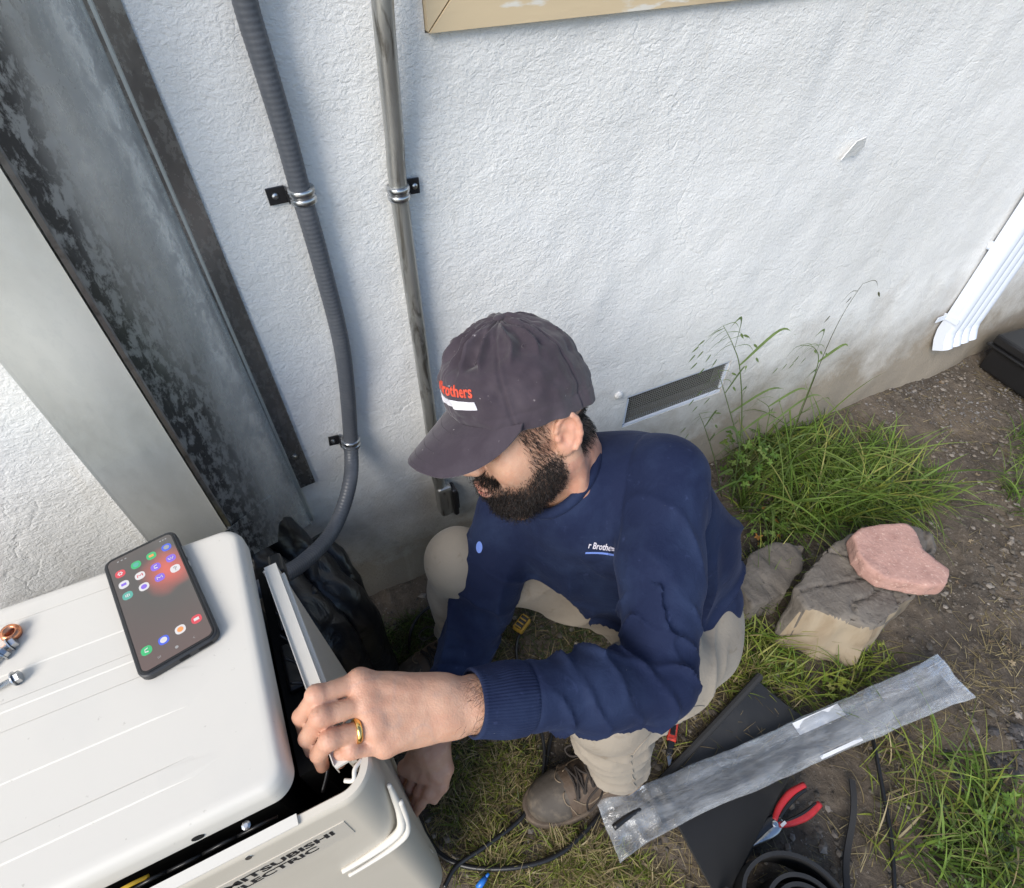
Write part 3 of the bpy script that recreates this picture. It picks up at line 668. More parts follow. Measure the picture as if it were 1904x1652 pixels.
def icon(u, v, bg, glyph, gc):
    r = .0052; V, F = rslab(2 * r, 2 * r, .0042, .0109, .01105, 5); o = obj('app_icon', onphone(V + [u, v, 0]), F, IC[bg], scr, smooth=False)
    g = MB(); z = .0112
    if glyph == 'ring': g.lathe([(.0020, 0), (.0031, 0), (.0031, .0001), (.0020, .0001)], (u, v, z), seg=16)
    elif glyph == 'bars':
        for i in (-1, 0, 1): g.box((u + i * .0017, v, z), (.0009, .0045 - .0015 * abs(i), .0001))
    elif glyph == 'petals':
        for i in range(6): a_ = i * math.pi / 3; g.lathe([(.0009, 0), (.0009, .0001)], (u + .0019 * math.cos(a_), v + .0019 * math.sin(a_), z), seg=8)
    elif glyph == 'mail': g.tube([(u - .0026, v - .0016, z), (u - .0026, v + .0018, z), (u, v - .0003, z), (u + .0026, v + .0018, z), (u + .0026, v - .0016, z)], .0005, 4)
    elif glyph == 'box': g.box((u, v, z), (.0052, .0034, .0001)); g.box((u, v, z + .0001), (.0034, .0018, .0001))
    elif glyph == 'phone': g.tube([(u + .0018, v + .0022, z), (u - .0012, v + .0014, z), (u - .0014, v - .0014, z), (u + .0016, v - .0022, z)], .0006, 5)
    elif glyph == 'dots':
        for i in (-1, 0, 1): g.lathe([(.0006, 0), (.0006, .0001)], (u + i * .0016, v, z), seg=7)
        g.lathe([(.0030, 0), (.0034, 0), (.0034, .0001), (.003, .0001)], (u, v, z), seg=16)
    elif glyph == 'q': g.tube([(u - .0016, v + .0012, z), (u, v + .0026, z), (u + .0017, v + .0013, z), (u, v - .0003, z), (u, v - .0012, z)], .0005, 5); g.lathe([(.0006, 0), (.0006, .0001)], (u, v - .0025, z), seg=7)
    elif glyph == 'w': g.tube([(u - .0028, v + .0012, z), (u - .0012, v - .0016, z), (u, v + .0010, z), (u + .0012, v - .0016, z), (u + .0028, v + .0012, z)], .0005, 5)
    g.V = [onphone(q) for q in g.V]; tag(g.build('glyph', IC[gc], o), kind='stuff')
cols = (-.0255, -.0085, .0085, .0255)
for (ci, ry, bg, gl, gc) in ((0, .0555, 'red', 'petals', 'white'), (1, .0570, 'green', 'ring', 'teal'), (2, .0590, 'green', 'box', 'orange'), (3, .0605, 'blue', 'ring', 'grey'),
                             (0, .0385, 'white', 'box', 'violet'), (1, .0395, 'white', 'mail', 'red'), (2, .0405, 'violet', 'phone', 'white'), (3, .0420, 'violet', 'w', 'white'),
                             (0, .0215, 'teal', 'bars', 'white'), (1, .0220, 'white', 'ring', 'violet'), (2, .0235, 'violet', 'mail', 'white'), (3, .0250, 'white', 'q', 'grey'),
                             (0, -.0565, 'green', 'phone', 'white'), (1, -.0555, 'blue', 'dots', 'white'), (2, -.0540, 'white', 'ring', 'orange'), (3, -.0525, 'red', 'box', 'white')): icon(cols[ci], ry, bg, gl, gc)
g = MB(); z = .0110
for u, gl in ((-.017, 0), (0, 1), (.017, 2)):
    if gl == 0:
        for i in (-1, 0, 1): g.box((u + i * .0012, -.0715, z), (.0004, .0024, .0001))
    elif gl == 1: g.lathe([(.0013, 0), (.0017, 0), (.0017, .0001), (.0013, .0001)], (u, -.0715, z), seg=14)
    else: g.tube([(u + .0008, -.0703, z), (u - .0008, -.0715, z), (u + .0008, -.0727, z)], .0002, 4)
for u in (-.024, -.020, -.016, .022, .025, .028): g.box((u, .0735, z), (.0018, .0014, .0001))
g.V = [onphone(v) for v in g.V]; tag(g.build('status_marks', IC['grey'], scr), kind='stuff')
g = MB(); g.box((W_ / 2 + .0004, .046, .0055), (.0012, .019, .0028), bev=.0005); g.box((W_ / 2 + .0004, .026, .0055), (.0012, .009, .0028), bev=.0005); g.V = [onphone(v) for v in g.V]; g.build('side_button', MAT['steel'], phone)
g = MB(); g.box((0.002, -H_ / 2 - .0002, .005), (.010, .001, .0036), bev=.0004); g.box((.023, -H_ / 2 - .0002, .005), (.014, .001, .0026), bev=.0004); g.V = [onphone(v) for v in g.V]; g.build('port', MAT['black_matte'], phone)

# bolts and a flare nut on the lid
def bolt(x, y, axis, label, ln=.022):
    t = empty('bolt', (x, y, AZ)); tag(t, label, 'bolt', 'small bolts left on the lid')
    a_ = np.asarray(axis, float); a_ /= np.linalg.norm(a_); c = np.array([x, y, AZ + .0062])
    g = MB(); g.lathe([(.0052, -.0045), (.0060, -.004), (.0060, 0), (.0050, .0006)], c, a_, 6); g.lathe([(.0078, .0006), (.0078, .0018), (.003, .002)], c, a_, 18); g.build('head', MAT['steel'], t)
    g = MB(); prof = [(.0029, .0019)]
    for i in range(int(ln / .0012)): prof += [(.0031, .002 + i * .0012), (.0025, .0026 + i * .0012)]
    prof += [(.0012, ln + .005), (.0003, ln + .008)]; g.lathe(prof, c, a_, 10); g.build('shank', MAT['steel'], t)
bolt(-.3545, -.4100, (-.9, -.35, -.05), 'steel hex bolt lying beside the copper ring on the white lid')
bolt(-.3470, -.4535, (-1, -.15, -.05), 'lone steel screw lying nearest the front of the white lid')
bolt(-.3620, -.4190, (-.8, -.7, -.03), 'steel bolt half out of view below the copper ring on the lid')
g = MB(); g.lathe([(.0055, 0), (.0085, .001), (.0095, .005), (.0085, .009), (.0060, .0098), (.0052, .0098), (.0052, 0)], (-.3565, -.3955, AZ + .0012), (.1, -.2, 1), 22)
tag(g.build('copper_ring', MAT['copper'], smooth=True), 'shiny copper ring fitting on the left edge of the white lid', 'fitting')

# ================================================================== STUMP, STONE, SECOND BLOCK
def chunk(name, top, base, mats, topmat, sub=5, amp=.006, seed=0, parent=None):
    """block from a top loop and base loop, remeshed fine and roughened"""
    top = np.asarray(top, float); base = np.asarray(base, float); bm = bmesh.new()
    tv = [bm.verts.new(p) for p in top]; bv = [bm.verts.new(p) for p in base]; n = len(top)
    bm.faces.new(tv); bm.faces.new(bv[::-1])
    for i in range(n): bm.faces.new((tv[i], bv[i], bv[(i + 1) % n], tv[(i + 1) % n]))
    bmesh.ops.recalc_face_normals(bm, faces=bm.faces[:])
    bmesh.ops.bevel(bm, geom=bm.edges[:], offset=.008, segments=2, affect='EDGES', profile=.6)
    bmesh.ops.triangulate(bm, faces=bm.faces[:])
    for _ in range(sub):
        es = [e for e in bm.edges if e.calc_length() > .012]
        if not es: break
        bmesh.ops.subdivide_edges(bm, edges=es, cuts=1); bmesh.ops.triangulate(bm, faces=[f for f in bm.faces if len(f.verts) > 3])
    bm.normal_update(); V = np.array([v.co[:] for v in bm.verts]); Nn = np.array([v.normal[:] for v in bm.verts]); F = [tuple(v.index for v in f.verts) for f in bm.faces]; bm.verts.index_update()
    F = [tuple(v.index for v in f.verts) for f in bm.faces]; bm.free()
    return V, Nn, F
top = [on_z(*p, .145) for p in [(1478, 1095), (1500, 1130), (1560, 1148), (1632, 1165), (1675, 1128), (1712, 1098), (1742, 1040), (1735, 990), (1690, 975), (1600, 985), (1540, 1015)]]
base = [np.array([p[0], p[1], -.03]) for p in top]
top[1:4] = [t + np.array([0, 0, 0]) for t in top[1:4]]
ctr = np.mean(base, 0); fr = np.array([-.20, -.98, 0])
base[0] = base[0] + np.array([-.05, -.045, 0])
for i in (1, 2, 3): base[i] = base[i] + np.array([-.012, -.03, 0])
for i in (4, 5, 6): base[i] = base[i] + np.array([.03, .0, 0])
V, Nn, F = chunk('s', top, base, None, None)
tcen = np.mean(top, 0); rel = V - tcen; rad = np.hypot(rel[:, 0] - .04, rel[:, 1]); an = np.arctan2(rel[:, 1], rel[:, 0] - .04)
up_ = Nn[:, 2] > .6; crack = np.zeros(len(V))
for k_ in range(9):
    a_ = k_ * .71 + .3 * math.sin(k_ * 5); da = np.abs((an - a_ + np.pi + .25 * vnoise(V * 14, k_)) % (2 * np.pi) - np.pi) * rad
    crack += np.exp(-(da / .0035) ** 2) * sstep(.02, .06, rad)
rings_ = .0012 * np.sin(rad * 520 + 2 * vnoise(V * 12, 2))
disp = fbm(V * 22, 3, 41) * .004 + np.where(up_, rings_ - .012 * np.clip(crack, 0, 1), .003 * np.sin(V[:, 0] * 120 + 4 * vnoise(V * 8, 3)))
V2 = V + Nn * disp[:, None]
fn = np.array([np.mean([Nn[i] for i in f], 0) for f in F]); fc_ = np.array([V[list(f)].mean(0) for f in F])
cutface = (fn[:, 2] < .55) & (fn @ np.array([-.50, -.866, 0]) > .70) & (fc_[:, 2] < .135 + .012 * vnoise(fc_ * 30, 4))
o = obj('tree_stump', V2, F, [MAT['wood_top'], MAT['wood_cut']], fmat=cutface.astype(int))
tag(o, 'short weathered tree stump with cracked grey top and pale cut side', 'stump')
px1 = [(1590, 1003), (1607, 991), (1640, 984), (1692, 981), (1712, 1000), (1722, 1033), (1745, 1050), (1771, 1068), (1767, 1098), (1730, 1099), (1690, 1092), (1648, 1084), (1615, 1060), (1600, 1040)]
top = [on_z(x - 4, y - 10, .203) for x, y in px1]; tb = [np.array([p[0], p[1], .150]) for p in top]
V, Nn, F = chunk('b', top, tb, None, None)
o = obj('stone', V + Nn * (fbm(V * 24, 2, 77) * .0018 + np.where(Nn[:, 2] < .7, fbm(V * 70, 2, 7) * .0022, 0))[:, None], F, MAT['pink_stone'])
tag(o, 'broken pink stone slab lying on top of the stump', 'stone')
for pxs, h, lab in (([(1392, 1030), (1440, 1008), (1500, 1012), (1490, 1060), (1462, 1105), (1400, 1128), (1372, 1085)], .075, 'dark weathered wood block half buried between the man and the stump'),
                    ([(1700, 985), (1735, 978), (1748, 1010), (1745, 1050), (1715, 1060)], .09, None)):
    if lab is None: continue
    top = [on_z(x, y, h) for x, y in pxs]; tb = [np.array([p[0], p[1], -.03]) for p in top]
    V, Nn, F = chunk('w', top, tb, None, None)
    o = obj('wood_block', V + Nn * (fbm(V * np.array([40, 14, 30]), 3, 97) * .006)[:, None], F, MAT['wood_top']); tag(o, lab, 'wood block')

# ================================================================== FOAM MAT and ROLL
def sheet_grid(c00, c10, c11, c01, nu, nv, bulge=None):
    u, v = np.meshgrid(np.linspace(0, 1, nu), np.linspace(0, 1, nv), indexing='ij'); u = u[..., None]; v = v[..., None]
    P = (1 - u) * (1 - v) * c00 + u * (1 - v) * c10 + u * v * c11 + (1 - u) * v * c01
    if bulge is not None: P = P + bulge(u, v)
    return P
def thick_sheet(name, P, t, mat, parent=None, edge=None, **k):
    nu, nv = P.shape[:2]; du = np.gradient(P, axis=0); dv = np.gradient(P, axis=1); N = np.cross(du, dv); N /= np.linalg.norm(N, axis=2, keepdims=True)
    if N[..., 2].mean() < 0: N = -N
    T = (P + N * t).reshape(-1, 3); B = P.reshape(-1, 3); G = grid_faces(nu, nv); m = nu * nv
    F = [tuple(f) for f in G] + [tuple(f[::-1] + m) for f in G]
    ring = [i * nv for i in range(nu)] + [(nu - 1) * nv + j for j in range(1, nv)] + [i * nv + nv - 1 for i in range(nu - 2, -1, -1)] + [j for j in range(nv - 2, 0, -1)]
    n0 = len(F)
    F += [(ring[i], ring[(i + 1) % len(ring)], ring[(i + 1) % len(ring)] + m, ring[i] + m) for i in range(len(ring))]
    fm = [0] * n0 + [1 if edge else 0] * len(ring)
    return obj(name, np.vstack([T, B]), F, [mat] + ([edge] if edge else []), parent, fmat=fm, auto=40, **k)
a0, a1, b1, b0 = on_z(1402, 1258, .05), on_z(1222, 1452, .03), on_z(1338, 1690, .02), on_z(1520, 1352, .03)
def mat_bulge(u, v):
    z = .030 * (1 - v) ** 2.5 * (.4 + .6 * (1 - u)) + .006 * np.sin(u * 5 + v * 3) + .02 * v ** 4
    side = .045 * np.sin(np.pi * u) * (1 - v) ** .8
    return np.concatenate([side * .2 + 0 * z, -side * .05 + 0 * z, z - .006], 2)
Pm = sheet_grid(a0 * [1, 1, 0] + [0, 0, .012], a1 * [1, 1, 0] + [0, 0, .012], b1 * [1, 1, 0] + [0, 0, .02], b0 * [1, 1, 0] + [0, 0, .012], 30, 30, mat_bulge)
mat_o = thick_sheet('foam_mat', Pm, .011, MAT['foam'], edge=MAT['foam_edge'])
tag(mat_o, 'flat black foam rubber sheet lying under the clear plastic sleeve', 'foam sheet')
mb = MB(); e0, e1 = Pm[0, 0] + [0, 0, .014], Pm[-1, 0] + [0, 0, .014]
mb.tube([e0 + np.array([.012, -.006, .004]), (e0 + e1) / 2 + np.array([.01, -.006, .006]), e1 + np.array([.008, -.004, 0])], .009, 8, sub=8); mb.build('folded_edge', MAT['foam_edge'], mat_o)
rc = np.array([.515, -1.022, 0]); tt = np.linspace(0, 1, 260)
def spiral(t):
    ang_ = 2.2 + t * 2 * math.pi * 5.3; rad = np.interp(t, [0, .18, .23, .4, 1], [.126, .108, .078, .066, .018]); return np.stack([rc[0] + rad * np.cos(ang_) + .02 * (1 - sstep(.1, .3, t)) * -1, rc[1] + rad * np.sin(ang_) - .01, 0 * t + .012], -1)
S_ = spiral(tt); T = np.gradient(S_, axis=0); T /= np.linalg.norm(T, axis=1)[:, None]; Nr = np.stack([-T[:, 1], T[:, 0], 0 * tt], -1) * .0035; hz = np.array([0, 0, .090])
V = np.vstack([S_ + Nr, S_ - Nr, S_ + Nr + hz, S_ - Nr + hz]); n = len(tt); F = []
for i in range(n - 1): F += [(i, i + 1, 2 * n + i + 1, 2 * n + i), (n + i + 1, n + i, 3 * n + i, 3 * n + i + 1), (2 * n + i, 2 * n + i + 1, 3 * n + i + 1, 3 * n + i), (i, n + i, n + i + 1, i + 1)]
F += [(0, 2 * n, 3 * n, n), (n - 1, 2 * n - 1, 4 * n - 1, 3 * n - 1)]
tag(obj('foam_roll', V, F, MAT['foam'], auto=45), 'black foam tape roll standing on edge at the bottom of the view', 'roll')

# ================================================================== CLEAR PLASTIC SLEEVE
sl0, sl1 = on_z(1128, 1542, .055), on_z(1776, 1256, .05)
sv = sl1 - sl0; LS_ = np.linalg.norm(sv); sv /= LS_; sw = np.cross([0, 0, 1], sv); sw /= np.linalg.norm(sw); su = np.cross(sv, sw)
nl, ns_ = 150, 40; V = []
for i in range(nl):
    t = i / (nl - 1); w = np.interp(t, [0, .02, .1, .2, .5, .92, 1], [.060, .056, .047, .043, .045, .050, .056]); h = np.interp(t, [0, .05, .12, .9, .97, 1], [.002, .012, .016, .013, .006, .0015])
    for j in range(ns_):
        ph = 2 * math.pi * j / ns_; ca, sa = math.cos(ph), math.sin(ph)
        V.append(sl0 + sv * (t * LS_) + sw * (w * math.copysign(abs(ca) ** .8, ca)) + su * (h * math.copysign(abs(sa) ** .8, sa) + .004 * math.sin(t * 9)))
V = np.array(V)
q = (V - sl0) @ np.stack([sv, sw, su], 1)
V = V + su * (.0035 * fbm(q * np.array([9, 34, 5]), 3, 61) + .002 * (1 - np.abs(fbm(q * np.array([40, 30, 5]), 2, 63)) * 2) * (1 + 2.2 * (q[:, :1].ravel() < .14)))[:, None] + sw * (.002 * fbm(q * np.array([18, 5, 5]), 2, 65))[:, None]
F = [(i * ns_ + j, i * ns_ + (j + 1) % ns_, (i + 1) * ns_ + (j + 1) % ns_, (i + 1) * ns_ + j) for i in range(nl - 1) for j in range(ns_)]
def film_material():
    m, nt, b = new_mat('clear_film'); rot = math.atan2(sv[1], sv[0])
    t = nt.nodes.new('ShaderNodeTexCoord'); mp = nt.nodes.new('ShaderNodeMapping'); mp.vector_type = 'TEXTURE'; mp.inputs['Rotation'].default_value = (0, 0, rot); nt.links.new(t.outputs['Object'], mp.inputs['Vector'])
    mp2 = nt.nodes.new('ShaderNodeMapping'); mp2.inputs['Scale'].default_value = (4, 22, 10); nt.links.new(mp.outputs[0], mp2.inputs['Vector'])
    n = noise_node(nt, mp2.outputs[0], 1.6, 7, .7, .4); r = ramp(nt, .42, .70, c4([.09] * 3), c4([.30] * 3)); nt.links.new(n.outputs[0], r.inputs[0])
    lw = nt.nodes.new('ShaderNodeLayerWeight'); lw.inputs[0].default_value = .35
    pw = nt.nodes.new('ShaderNodeMath'); pw.operation = 'MULTIPLY_ADD'; nt.links.new(lw.outputs['Facing'], pw.inputs[0]); pw.inputs[1].default_value = .22; nt.links.new(r.outputs[0], pw.inputs[2])
    tr = nt.nodes.new('ShaderNodeBsdfTransparent'); tr.inputs[0].default_value = (.97, .98, .99, 1)
    df = nt.nodes.new('ShaderNodeBsdfDiffuse'); df.inputs[0].default_value = (.80, .83, .86, 1)
    gl = nt.nodes.new('ShaderNodeBsdfGlossy'); gl.inputs['Roughness'].default_value = .13; gl.inputs[0].default_value = (.95, .97, 1, 1)
    mx = nt.nodes.new('ShaderNodeMixShader'); nt.links.new(pw.outputs[0], mx.inputs[0]); nt.links.new(tr.outputs[0], mx.inputs[1]); nt.links.new(df.outputs[0], mx.inputs[2])
    fr = nt.nodes.new('ShaderNodeFresnel'); fr.inputs[0].default_value = 1.55
    fm = nt.nodes.new('ShaderNodeMath'); fm.operation = 'MULTIPLY_ADD'; nt.links.new(fr.outputs[0], fm.inputs[0]); fm.inputs[1].default_value = .75; fm.inputs[2].default_value = 0
    m2 = nt.nodes.new('ShaderNodeMixShader'); nt.links.new(fm.outputs[0], m2.inputs[0]); nt.links.new(mx.outputs[0], m2.inputs[1]); nt.links.new(gl.outputs[0], m2.inputs[2]); nt.links.new(m2.outputs[0], nt.nodes['Material Output'].inputs[0])
    n2 = noise_node(nt, mp2.outputs[0], 1.3, 4, .55, 1.4); bp2 = add_bump(nt, b, n2.outputs[0], .7, .02)
    for s_ in (gl, fr): nt.links.new(bp2, s_.inputs['Normal'])
    return m
sleeve = obj('plastic_sleeve', V, F, film_material()); tag(sleeve, 'long clear plastic sleeve lying across the black foam sheet', 'plastic sleeve')
def sl(t, w, h): return sl0 + sv * (t * LS_) + sw * w + su * h
def in_sleeve(name, mat, t0, t1, w0, w1, h, th_, n=20):
    P = np.array([[sl(t, w, h + .004 * math.sin(t * 9) + .001 * math.sin(40 * t + 90 * w)) for w in np.linspace(w0, w1, 8)] for t in np.linspace(t0, t1, n)]); return thick_sheet(name, P, th_, mat, sleeve)
in_sleeve('backing_strip', M('grey_strip', (.022, .023, .026), .45), .12, .965, -.030, .012, -.006, .002, 50)
in_sleeve('paper_label', MAT['paper'], .52, .655, .014, .041, .0120, .0004)
in_sleeve('paper_label', MAT['paper'], .535, .655, -.043, -.036, .0100, .0004)
V, F = sweep([sl(.012, -.004, .016), sl(.06, .004, .017), sl(.135, .010, .012), sl(.22, .006, .0)], [.0065, .0055, .0055, .004], 10, sub=6); obj('black_rod', V, F, MAT['black_plastic'], sleeve)

# ================================================================== PLIERS (wire strippers) on the mat
pl0 = on_z(1437, 1535, .035); tip = on_z(1385, 1585, .033); pa = (pl0 - tip); pa[2] = 0; pa /= np.linalg.norm(pa); pb = np.cross([0, 0, 1], pa)
pliers = empty('pliers', pl0 * [1, 1, 0] + [0, 0, .02]); tag(pliers, 'wire stripping pliers with red handles lying on the black foam sheet', 'pliers')
def pp(a_, b_, h=.0): return pl0 * [1, 1, 0] + pa * a_ + pb * b_ + np.array([0, 0, .034 + h])
def flat(name, pts, wid, thk, mat, seg=12, sub=8):
    P = crom(pts, sub); V, F = sweep(P, 1.0, seg); n = len(P); T, _, _ = frames(P); ws = np.interp(np.linspace(0, 1, n), np.linspace(0, 1, len(wid)), wid)
    out = []
    for i in range(n):
        s_ = np.cross([0, 0, 1], T[i]); s_ /= np.linalg.norm(s_); u_ = np.cross(T[i], s_)
        for j in range(seg): ph = 2 * math.pi * j / seg; out.append(P[i] + s_ * ws[i] * math.cos(ph) + u_ * thk * math.sin(ph))
    return obj(name, out, F, mat, pliers)
flat('handle', [pp(.010, .004), pp(.040, .014), pp(.078, .018), pp(.118, .012)], [.006, .0072, .0080, .0066], .007, MAT['red_grip'])
flat('handle', [pp(.010, -.006), pp(.040, -.019), pp(.076, -.028), pp(.116, -.029)], [.006, .0072, .0080, .0066], .007, MAT['red_grip'])
flat('inner_grip', [pp(.020, .001), pp(.048, .006), pp(.085, .008), pp(.112, .005)], [.004, .005, .005, .004], .0068, MAT['black_plastic'])
flat('inner_grip', [pp(.014, -.006), pp(.040, -.014), pp(.074, -.021), pp(.108, -.023)], [.003, .004, .004, .003], .0068, MAT['black_plastic'])
flat('jaw', [pp(.022, -.002), pp(0, .004), pp(-.028, .006), pp(-.066, .002)], [.010, .012, .008, .0025], .0045, MAT['black_steel'])
flat('jaw', [pp(.022, .0), pp(0, -.006), pp(-.028, -.006), pp(-.066, -.001)], [.010, .011, .007, .0025], .0040, MAT['steel'])
mb = MB(); mb.lathe([(.0062, 0), (.0062, .002), (.004, .003)], pp(.004, -.001, .0042), (0, 0, 1), 16); mb.build('pivot', MAT['steel'], pliers)
mb = MB(); mb.box(pp(.018, -.010, .006), (.014, .006, .004), np.stack([pa, pb, [0, 0, 1]], 1), bev=.001); mb.build('latch', MAT['paper'], pliers)

# red utility knife by the knee
k0, k1 = on_z(1255, 1322, .014), on_z(1243, 1412, .012); ka = k1 - k0; ka[2] = 0; ka /= np.linalg.norm(ka); kb = np.cross([0, 0, 1], ka); KR = np.stack([ka, kb, [0, 0, 1]], 1)
knife = empty('utility_knife', k0 * [1, 1, 0]); tag(knife, 'red utility knife on the soil beside the black foam sheet', 'knife')
def kb_(name, mat, c, s, bev=.002):
    m_ = MB(); m_.box(k0 + ka * c[0] + kb * c[1] + np.array([0, 0, c[2]]), s, KR, bev=bev); return m_.build(name, mat, knife)
kb_('body', MAT['red_bright'], (.035, 0, .002), (.075, .022, .014), .004); kb_('grip', MAT['black_plastic'], (.045, .0, .010), (.03, .012, .003)); kb_('nose', MAT['black_steel'], (.086, 0, .001), (.034, .016, .010), .003)
m_ = MB(); m_.prism([k0 + ka * .100 + kb * -.007, k0 + ka * .132 + kb * .004, k0 + ka * .100 + kb * .007], (0, 0, .0008)); m_.build('blade', MAT['steel'], knife)
m_ = MB(); m_.tube([on_z(1283, 1297, .012), on_z(1306, 1304, .010)], .0055, 10); tag(m_.build('wire_nut', MAT['orange'], smooth=True), 'bright orange plastic stub on the soil behind the knee', 'plastic stub')

# cables on the soil
def cable(name, pts, r, mat, label, cat, group=None):
    P = crom(pts, 14); P[:, 2] = np.maximum(P[:, 2], ground_h(P[:, 0], P[:, 1]) + r * .9); V, F = sweep(P, r, 10); return tag(obj(name, V, F, mat), label, cat, group)
cable('cable', [on_z(780, 1530, .01), on_z(815, 1585, .012), on_z(872, 1612, .012), on_z(960, 1613, .02), on_z(1040, 1588, .02), on_z(1105, 1528, .015), on_z(1150, 1470, .012)], .0052, MAT['black_plastic'], 'thick black cable bowing past the toe of the boot', 'cable', 'black cables on the soil')
cable('cable', [on_z(826, 1650, .02), on_z(850, 1610, .02), on_z(905, 1572, .02), on_z(975, 1515, .015), on_z(1010, 1440, .012), on_z(1022, 1380, .012), on_z(1040, 1300, .012)], .0048, MAT['black_plastic'], 'black cable running diagonally under the boot towards the unit', 'cable', 'black cables on the soil')
cable('cable', [on_z(1622, 1370, .008), on_z(1632, 1420, .012), on_z(1645, 1490, .012), on_z(1658, 1570, .01), on_z(1665, 1690, .01)], .0044, MAT['black_plastic'], 'thin black cable on bare soil right of the pliers', 'cable', 'black cables on the soil')
cable('cable', [on_z(1005, 1480, .01), on_z(1012, 1400, .02), on_z(1000, 1340, .03), on_z(960, 1220, .02), on_z(975, 1150, .01)], .004, MAT['black_plastic'], 'black cable looping on dark soil under the forearm', 'cable', 'black cables on the soil')
cable('cable', [on_z(760, 1215, .01), on_z(765, 1170, .05), on_z(790, 1135, .06), on_z(830, 1120, .04), on_z(880, 1150, .01)], .0042, MAT['black_plastic'], 'black cable arching on the soil beside the far boot', 'cable', 'black cables on the soil')
mb = MB(); p0, p1 = on_z(1582, 1452, .006), on_z(1574, 1670, .006); vv = p1 - p0; vv /= np.linalg.norm(vv); ss = np.cross([0, 0, 1], vv); nS = 24
P = np.array([[p0 + (p1 - p0) * t + ss * (w + .004 * math.sin(t * 6)) + [0, 0, .004 * math.sin(t * 7) + .003] for w in np.linspace(-.006, .006, 4)] for t in np.linspace(0, 1, nS)])
tag(thick_sheet('foam_strip', P, .005, MAT['foam_edge']), 'narrow black foam offcut lying on the soil between pliers and cable', 'foam strip')

# yellow clip, blue connector, black case
yb = on_z(970, 1168, .0); t = empty('battery_pack', yb); tag(t, 'small yellow and black tool part on the dark soil between the legs', 'tool part')
Rz = lambda a_: np.array([[math.cos(a_), -math.sin(a_), 0], [math.sin(a_), math.cos(a_), 0], [0, 0, 1]])
m_ = MB(); m_.box(yb + [0, 0, .022], (.045, .030, .020), Rz(.5), bev=.004); m_.build('shell', MAT['yellow'], t)
m_ = MB(); m_.box(yb + [0, 0, .035], (.040, .020, .006), Rz(.5), bev=.002); m_.build('terminal_block', MAT['black_plastic'], t)
m_ = MB()
for i in range(4): m_.box(yb + Rz(.5) @ np.array([-.018 + .012 * i, 0, .039]), (.003, .018, .004), Rz(.5))
m_.build('rib', MAT['yellow'], t)
b0_, b1_ = on_z(888, 1652, .02), on_z(903, 1632, .024)
m_ = MB(); m_.tube([b0_, (b0_ + b1_) / 2, b1_], [.006, .0065, .005], 10); m_.tube([b1_, b1_ + (b1_ - b0_) * .4], .003, 8)
tag(m_.build('cable_end', MAT['blue'], smooth=True), 'small blue connector plug on dry grass at the bottom edge', 'connector')
cs = np.array([2.70, -.235, 0]); case = empty('black_case', cs); tag(case, 'black plastic tool case on the soil at the right edge', 'case')
RZ = Rz(-.12)
def cb_(name, c, s, mat='black_plastic', bev=.01): m_ = MB(); m_.box(cs + RZ @ np.array(c), s, RZ, bev=bev); return m_.build(name, MAT[mat], case)
cb_('base', (0, 0, .055), (.50, .26, .11)); lidc = cb_('lid', (0, 0, .134), (.52, .28, .042)); cb_('rim', (0, 0, .108), (.535, .295, .010), bev=.004)
m_ = MB(); m_.box(cs + RZ @ np.array([-.12, -.02, .1562]), (.09, .05, .0012), RZ); m_.build('label', MAT['paper'], lidc)
m_ = MB()
for i in range(2): m_.box(cs + RZ @ np.array([-.12, -.012 - .018 * i, .1571]), (.07 - .02 * i, .006, .0006), RZ)
m_.build('label_print', MAT['print_black'], lidc)
for i in (-1, 1): cb_('latch', (i * .15, -.147, .105), (.05, .012, .05), bev=.003)

